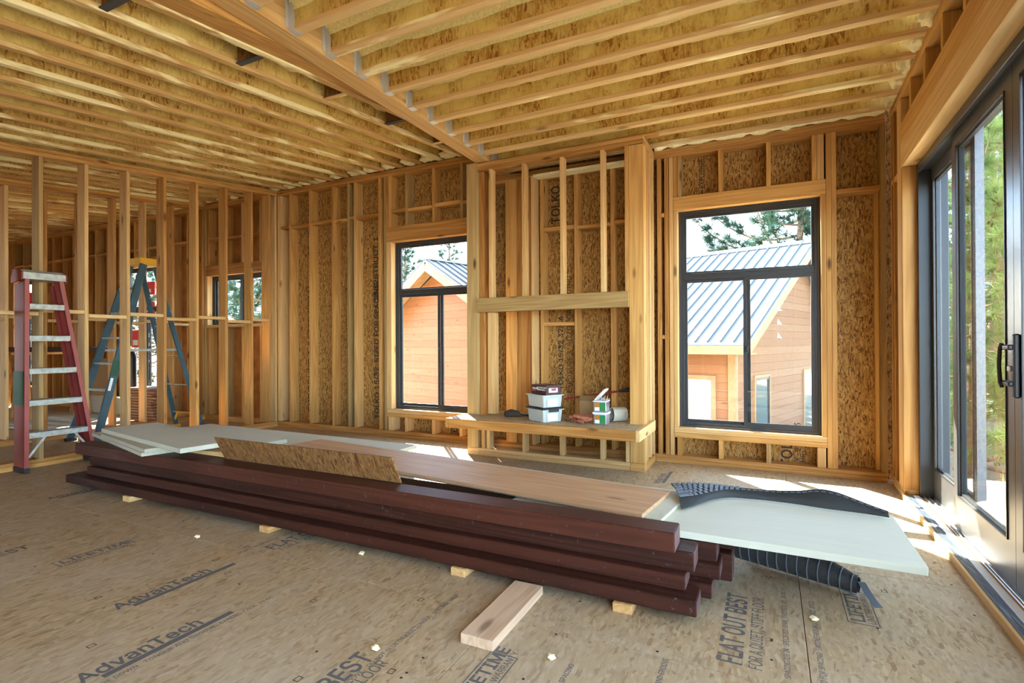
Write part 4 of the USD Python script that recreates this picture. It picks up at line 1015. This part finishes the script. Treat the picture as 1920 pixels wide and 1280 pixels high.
obj('green_band', bar((-7.101, 3.55, 0.80), (-7.115, 3.60, 0.98), 0.0022, 0.085, (0, 1, 0), 0.0005), 'green_paint', bl)

# ---------------------------------------------------------------- the far rooms
SD = 'siding planks stacked under the far window'
for k in range(12):
    solo('siding_plank', cbox((-8.86 + 0.03 * RNG.random(), 4.62, 0.02 + k * 0.042), (-8.30 + 0.25 * RNG.random(), 4.92, 0.055 + k * 0.042), 0.003), f'cedar_{k % 3}',
         ['bottom', 'second', 'third', 'fourth', 'fifth', 'sixth', 'seventh', 'eighth', 'ninth', 'tenth', 'eleventh', 'topmost'][k] + ' plank, counted upward, of the reddish stack seen beside the blue ladder', 'plank', SD)
dt = solo('long_timber', cbox((-13.6, 4.35, 1.06), (-9.05, 4.45, 1.14), 0.004), 'dark_x', 'long dark stained timber on sawhorses in the far room', 'timber')
for k, x in enumerate((-13.0, -10.6)):
    sh = thing('sawhorse', ['rough lumber sawhorse nearest the far end window', 'rough lumber sawhorse behind the blue ladder'][k], 'sawhorse', (x, 4.40, 0), 0, 'sawhorses under the long timber')
    obj('top_bar', cbox((-0.045, -0.5, 1.02), (0.045, 0.5, 1.058), 0.003), 'fir_y', sh)
    for sx in (-1, 1):
        for sy in (-0.4, 0.4):
            obj('leg', bar((sx * 0.25, sy, 0.0), (sx * 0.03, sy * 0.9, 1.018), 0.038, 0.085, (0, 1, 0)), 'fir_z', sh)
solo('strand_board_sheet', bar((-9.63, 4.62, 0.36), (-9.63, 4.75, 0.95), 0.55, 0.018, (0, 1, 0)), 'cardboard', 'tan sheet leaning between the sawhorse and the window in the far room', 'sheet')
solo('offcut_board', cbox((-11.2, 4.98, 0.0), (-9.3, 5.14, 0.28), 0.004), 'primed_x', 'pale thick board standing on edge on the floor of the far room', 'board')
for k, (x, y, a) in enumerate(((-9.3, 3.9, 6), (-9.6, 4.15, -4), (-9.15, 3.65, 12))):
    solo('floor_board', bar((x - 0.7, y - 0.7 * math.tan(math.radians(a)), 0.02 + 0.0 * k), (x + 0.5, y + 0.5 * math.tan(math.radians(a)), 0.02), 0.16, 0.036), 'primed_x', ['pale board lying on the far room floor, middle one', 'pale board lying on the far room floor, closest to the wall', 'pale board lying on the far room floor, closest to the partition'][k], 'board', 'loose boards on the far room floor')
cy = thing('gas_cylinder', 'tall dark cylinder with a rounded top by the far window', 'cylinder', (-9.10, 4.80, 0))
prof = np.array([(0.0, 0.0), (0.075, 0.0), (0.078, 0.02), (0.078, 0.98), (0.06, 1.05), (0.03, 1.085), (0.02, 1.10), (0.0, 1.10)])
obj('shell', trimesh.creation.revolve(prof, sections=24), 'black_metal', cy, 40); obj('valve', tube([(0, 0, 1.09), (0, 0, 1.15)], 0.018, 8), 'alum', cy)
for k, (x, y) in enumerate(((-0.06, 1.92), (-1.35, 1.56), (-2.03, 2.235), (-0.73, 1.80), (0.16, 2.52), (-3.1, 2.0))):
    s = trimesh.creation.icosphere(2, 1.0); v = np.array(s.vertices); v *= (0.55 + 0.9 * meshkit.noise(v * 2 + k * 7, k))[:, None] * [0.016, 0.013, 0.009]
    v[:, 2] -= v[:, 2].min(); s.vertices = v + [x, y, 0.0]
    solo('foam_crumb', s, 'foam_light', ['crumb of pale foam on the floor right of the bold slogan print', 'crumb of pale foam on the floor near the lower edge, by the cut-off print', 'crumb of foam on the floor touching the front timber', 'splinter crumb on the floor beside the lumber offcut', 'tiny foam crumb on the floor under the mat roll', 'tiny foam crumb on the floor before the left half of the stack'][k], 'crumb', None, True)
# ================================================================ OUTSIDE
def smooth(a, b, x):
    t = np.clip((x - a) / (b - a), 0, 1); return t * t * (3 - 2 * t)
def ground_z(x, y):
    x, y = np.asarray(x, float), np.asarray(y, float)
    return -0.24 - 1.05 * smooth(6.2, 9.5, y) * (1 - smooth(1.0, 4.5, x)) + 0.10 * meshkit.fbm(np.stack([x * 0.4, y * 0.4, 0 * x], -1), 3, 4) * smooth(5.5, 8.0, y + np.maximum(x, 0)) + 1.6 * smooth(20, 45, y)
gx, gy = np.meshgrid(np.linspace(-45, 45, 121), np.linspace(-20, 60, 107), indexing='ij')
tag(obj('ground', grid_mesh(np.stack([gx, gy, ground_z(gx, gy)], -1)), 'ground', '/World', True), kind='structure')
pat = tag(xf('patio'), kind='structure')
for i in range(3):
    for j in range(6):
        obj('slab', cbox((1.16 + i * 1.5, -3.0 + j * 1.5, -0.20), (2.65 + i * 1.5, -1.508 + j * 1.5, -0.06), 0.01), 'concrete', pat)
rng2 = np.random.default_rng(11)
tufts = []
for k in range(420):
    x, y = rng2.uniform(1.3, 9), rng2.uniform(6.1, 16); z = float(ground_z(x, y))
    for q in range(9):
        a, L = rng2.uniform(0, 6.28), rng2.uniform(0.06, 0.2); d = np.array([math.cos(a) * 0.5, math.sin(a) * 0.5, 1.0]) * L; s = np.array([-math.sin(a), math.cos(a), 0]) * 0.006
        b = np.array([x, y, z]); tufts.append(np.array([b - s, b + s, b + d]))
tv = np.concatenate(tufts); tag(obj('grass_tufts', trimesh.Trimesh(tv, np.arange(len(tv)).reshape(-1, 3), process=False), 'dry_grass'), 'sparse dry grass tufts on the gravel beyond the patio', 'grass', None, 'stuff')

# ---------------------------------------------------------------- the neighbour's house, in its own frame: x along its eave, y into its depth
HR = -18.0
A = np.array([-0.543, 9.761])
hz = -1.25
nh = thing('neighbor_house', 'cedar-sided house with a standing-seam metal roof seen through the back windows', 'house', (A[0], A[1], 0), HR)
SLP, EZ = 0.56, 1.16
def plankwall(name, poly, axis, at, th, step=0.155, m0=None):
    """A wall clad in separate lapped boards. poly in (along, z); axis 'y': faces -y at y=at; 'x': faces +x at x=at."""
    minx, minz, maxx, maxz = poly.bounds
    z = minz; k = 0
    while z < maxz - 0.01:
        piece = poly.intersection(sbox(minx - 1, z + 0.003, maxx + 1, z + step))
        for g in getattr(piece, 'geoms', [piece]):
            if g.area > 0.003:
                mesh = prism(g, th, axis, at if axis == 'x' else at - th)
                obj('siding_board', mesh, f'cedar_{(k * 7 + 3) % 3}', nh)
        z += step; k += 1
def hpart(name, a, b, m, c=0.004):
    return obj(name, cbox(a, b, c), m, nh)
# main block
hpart('wall_core', (-9.0, 0.02, hz), (-0.02, 6.9, EZ + 0.1), 'cream_trim')
front = sbox(-3.1, hz, -0.10, EZ + 0.05).difference(sbox(-0.90, -0.30, -0.40, 0.50))
plankwall('siding', front, 'y', 0.02, 0.02)
ridge = 3.45; rz_ = EZ + SLP * (ridge + 0.45)
gable = Polygon([(0.10, hz), (6.9, hz), (6.9, EZ), (ridge, EZ + SLP * (ridge + 0.1)), (0.10, EZ + 0.1)]).difference(sbox(0.93, -1.0, 1.68, 0.50)).difference(sbox(3.95, -1.0, 4.75, 0.50))
obj('gable_core', prism(Polygon([(0.02, EZ), (6.9, EZ), (ridge, EZ + SLP * (ridge + 0.1))]), 0.04, 'x', -0.08), 'cream_trim', nh)
plankwall('siding', gable, 'x', -0.02, 0.02)
hpart('corner_board', (-0.11, -0.022, hz), (0.015, 0.012, EZ + 0.05), 'cream_trim'); hpart('corner_board', (-0.005, 0.0, hz), (0.022, 0.10, EZ), 'cream_trim')
# glass-block window on the eave side
wp = hpart('window_trim', (-0.98, -0.045, -0.38), (-0.32, -0.005, 0.58), 'cream_trim')
for i in range(2):
    for j in range(4):
        hpart('glass_block', (-0.885 + i * 0.245, -0.075, -0.285 + j * 0.195), (-0.655 + i * 0.245, -0.046, -0.105 + j * 0.195), 'galv', 0.012)
hpart('block_grout', (-0.90, -0.058, -0.30), (-0.40, -0.044, 0.50), 'white_vent', 0.001)
# gable windows
for y0, y1 in ((0.93, 1.68), (3.95, 4.75)):
    obj('window_trim', prism(ring(y0 - 0.05, y1 + 0.05, -1.0, 0.55, 0.05), 0.03, 'x', 0.0), 'cream_trim', nh)
    obj('window_frame', prism(ring(y0, y1, -0.95, 0.50, 0.05), 0.02, 'x', 0.0), 'bronze', nh)
    obj('window_pane', cbox((-0.01, y0 + 0.04, -0.92), (0.004, y1 - 0.04, 0.46), 0.001), 'dark_glass', nh)
# roof of the main block: two slabs, seams on the near one
def roof_slab(x0, x1, y0, z0, y1, z1, t=0.05):
    m = prism([(y0, z0), (y1, z1), (y1, z1 - t), (y0, z0 - t)], x1 - x0, 'x', x0)
    return obj('roof', m, 'roof_metal', nh)
RX0, RX1 = -9.4, 0.40
roof_slab(RX0, RX1, -0.45, EZ, ridge, rz_); roof_slab(RX0, RX1, 2 * ridge + 0.45, EZ, ridge, rz_)
k = 0
x = RX1 - 0.02
while x > -6.2:
    obj('roof_seam', bar((x, -0.45, EZ + 0.012), (x, ridge - 0.02, rz_ + 0.004), 0.022, 0.045), 'roof_seam', nh); x -= 0.22
obj('ridge_cap', cat(bar((RX0, ridge - 0.09, rz_ - 0.03), (RX1, ridge - 0.09, rz_ - 0.03), 0.2, 0.02, (0, -SLP, 1)), bar((RX0, ridge + 0.09, rz_ - 0.03), (RX1, ridge + 0.09, rz_ - 0.03), 0.2, 0.02, (0, SLP, 1))), 'roof_metal', nh)
hpart('fascia', (RX0, -0.47, EZ - 0.20), (RX1 - 0.04, -0.43, EZ - 0.052), 'cream_trim'); hpart('soffit', (RX0, -0.43, EZ - 0.20), (RX1 - 0.04, 0.02, EZ - 0.17), 'cream_trim')
obj('rake_board', bar((RX1 - 0.02, -0.45, EZ - 0.14), (RX1 - 0.02, ridge, rz_ - 0.14), 0.035, 0.18), 'cream_trim', nh); obj('rake_board', bar((RX1 - 0.02, 2 * ridge + 0.45, EZ - 0.14), (RX1 - 0.02, ridge, rz_ - 0.14), 0.035, 0.18), 'cream_trim', nh)
obj('rake_soffit', bar((RX1 - 0.21, -0.43, EZ - 0.08), (RX1 - 0.21, ridge, rz_ - 0.08), 0.36, 0.02), 'cream_trim', nh)
# wing with its gable toward us
wx, wy, wzr = -5.43, -2.49, 2.93           # apex of its front rake
HWD = 2.6; wez = wzr - SLP * (HWD + 0.45)
hpart('wing_core', (wx - HWD, wy + 0.42, hz), (wx + HWD, 0.0, wez + 0.1), 'cream_trim')
wf = Polygon([(wx - HWD, hz), (wx + HWD, hz), (wx + HWD, wez + 0.2), (wx, wzr - 0.14), (wx - HWD, wez + 0.2)]).difference(sbox(wx + 1.13, -0.75, wx + 2.0, 0.55))
obj('wing_gable_core', prism(Polygon([(wx - HWD, wez), (wx + HWD, wez), (wx, wzr - 0.16)]), 0.05, 'y', wy + 0.42), 'cream_trim', nh)
plankwall('siding', wf, 'y', wy + 0.42, 0.02)
obj('window_trim', prism(ring(wx + 1.08, wx + 2.05, -0.8, 0.60, 0.05), 0.03, 'y', wy + 0.385), 'cream_trim', nh); obj('window_pane', cbox((wx + 1.13, wy + 0.39, -0.75), (wx + 2.0, wy + 0.41, 0.55), 0.001), 'dark_glass', nh)
for xx in (1.13, 1.54, 1.97):
    hpart('window_bar', (wx + xx - 0.02, wy + 0.375, -0.75), (wx + xx + 0.02, wy + 0.39, 0.55), 'bronze')
for zz in (-0.75, -0.1, 0.53):
    hpart('window_bar', (wx + 1.13, wy + 0.376, zz - 0.02), (wx + 2.0, wy + 0.389, zz + 0.02), 'bronze')
for sg in (-1, 1):
    m = prism([(wx, wzr), (wx + sg * (HWD + 0.45), wez), (wx + sg * (HWD + 0.45), wez - 0.05), (wx, wzr - 0.05)], 5.0, 'y', wy)
    obj('roof', m, 'roof_metal', nh)
    obj('rake_board', bar((wx, wy + 0.0, wzr - 0.14), (wx + sg * (HWD + 0.4), wy + 0.0, wez - 0.12), 0.035, 0.18), 'cream_trim', nh)
    obj('rake_soffit', bar((wx, wy + 0.2, wzr - 0.085), (wx + sg * (HWD + 0.4), wy + 0.2, wez - 0.06), 0.38, 0.02), 'cream_trim', nh)
    for k in range(21):
        y = wy + 0.02 + k * 0.22
        obj('roof_seam', bar((wx + sg * 0.01, y, wzr + 0.012), (wx + sg * (HWD + 0.45), y, wez + 0.012), 0.022, 0.045), 'roof_seam', nh)
obj('ridge_cap', bar((wx, wy - 0.01, wzr + 0.012), (wx, 3.0, wzr + 0.012), 0.16, 0.03), 'roof_metal', nh)
obj('roof_vent', cat(tube([(wx + 1.0, wy + 1.7, wzr - 0.62), (wx + 1.0, wy + 1.7, wzr - 0.32)], 0.06, 10), tube([(wx + 1.0, wy + 1.7, wzr - 0.33), (wx + 1.0, wy + 1.7, wzr - 0.28)], 0.09, 10)), 'black_metal', nh)

# ---------------------------------------------------------------- pines
def pine(name, H, crown0, spread, n_br, seed, m, label, loc, tuft=0.22, nn=30, per=5, w=0.0035, group=None, lean=0.0, aim=None):
    rg = np.random.default_rng(seed)
    t = thing(name, label, 'tree', loc, 0, group)
    zs = np.linspace(0, H, 14); tr = np.stack([lean * (zs / H) ** 2 + 0.05 * np.sin(zs * 0.9 + seed), 0.05 * np.cos(zs * 0.7), zs], 1)
    obj('trunk', tube(tr, 0.032 * H ** 0.75 * (1 - 0.93 * zs / H) + 0.008, 9), 'trunk_bark', t, True)
    V = []; br = []
    for k in range(n_br):
        f = (k + rg.random()) / n_br; z = crown0 + (H * 0.99 - crown0) * f
        L = spread * (1 - 0.82 * f ** 1.3) * rg.uniform(0.65, 1.1)
        a = k * 2.39996 + rg.uniform(-0.4, 0.4)
        o = np.array([np.interp(z, zs, tr[:, 0]), np.interp(z, zs, tr[:, 1]), z]); n = 9; s = np.linspace(0, 1, n)
        up = rg.uniform(-0.05, 0.35)
        pts = o + np.stack([np.cos(a) * L * s, np.sin(a) * L * s, L * (up * s + 0.25 * (s ** 2) - 0.12 * np.sin(s * 3.1))], 1)
        br.append(tube(pts, (0.012 + 0.012 * L) * (1 - 0.8 * s), 5))
        for q in range(max(3, int(per * L))):
            u = rg.uniform(0.28, 1.0) if q else 1.0
            b = np.array([np.interp(u, s, pts[:, i]) for i in range(3)])
            side = rg.normal(size=3) * [1, 1, 0.5]; side /= np.linalg.norm(side)
            l2 = rg.uniform(0.05, 0.42) * L * 0.5 * (1.1 - u) + 0.12 * rg.random()
            e = b + side * l2 + [0, 0, 0.06]
            if l2 > 0.1:
                br.append(tube([b, (b + e) / 2 + [0, 0, 0.02], e], [0.009, 0.007, 0.005], 4, False))
            ax = side * 0.6 + np.array([np.cos(a), np.sin(a), 0.4]); ax /= np.linalg.norm(ax)
            d = ax[None] * 0.75 + rg.normal(size=(nn, 3)) * 0.62; d /= np.linalg.norm(d, axis=1, keepdims=True)
            ln = tuft * rg.uniform(0.7, 1.15, (nn, 1)); p0 = e - ax * tuft * 0.35 * rg.random((nn, 1))
            sd = np.cross(d, rg.normal(size=(nn, 3))); sd *= w / (np.linalg.norm(sd, axis=1, keepdims=True) + 1e-9)
            V.append(np.stack([p0 - sd, p0 + sd, p0 + d * ln + sd * 0.3, ], 1).reshape(-1, 3))
    obj('branches', cat(*br), 'trunk_bark', t)
    v = np.concatenate(V)
    tag(obj('needles', trimesh.Trimesh(v, np.arange(len(v)).reshape(-1, 3), process=False), m, t), kind='stuff')
    return t
gz = lambda x, y: float(ground_z(x, y)) - 0.05
pA = pine('pine_tree', 7.6, 1.8, 2.0, 64, 3, 'needles', 'pine rising behind the roof right of the gable peak', (-13.3, 20.5, gz(-13.3, 20.5)), 0.34, 34, 6, 0.009)
pB = pine('pine_tree', 7.2, 1.2, 1.7, 64, 5, 'needles', 'pine whose top shows left of the gable peak', (-14.6, 19.0, gz(-14.6, 19)), 0.34, 34, 6, 0.009)
near = pine('pine_tree', 9.5, 2.4, 4.0, 66, 8, 'needles', 'big pine with long branches over the metal roof in the window by the door', (0.8, 17.8, gz(0.8, 17.8)), 0.36, 54, 9, 0.008)
door1 = pine('pine_tree', 6.0, 0.3, 1.5, 80, 12, 'needles_light', 'light green pine just outside the sliding door beyond the patio', (2.55, 9.4, gz(2.55, 9.4)), 0.26, 46, 10, 0.005)
door2 = pine('pine_tree', 7.5, 0.4, 2.2, 84, 15, 'needles_light', 'bushy pine seen in the door glass behind the nearest pine', (3.9, 12.6, gz(3.9, 12.6)), 0.28, 46, 9, 0.006, lean=0.5)
spots = [(-18.8, 24.5, 1.0, 20), (-22.5, 22, 1.1, 80), (-27, 20, 1.0, 200), (-5.0, 28.5, 0.95, 260), (5.2, 17.6, 1.0, 40), (8.6, 13.6, 0.9, 100), (7.0, 21.5, 1.1, 230), (-31, 17, 1.1, 10), (-19.2, 15.2, 0.95, 170), (-23.8, 15.8, 1.0, 60), (-28, 12.4, 1.0, 120), (-16.0, 12.2, 0.85, 95), (-20.5, 11.2, 0.85, 222), (-24.6, 10.4, 0.9, 300)]
for k, (x, y, s, a) in enumerate(spots):
    copy_of(pA if k % 2 else pB, (x, y, gz(x, y)), a, 'pine in the woods surrounding the two houses', 'pines in the woods around', (s, s, s * 1.02))
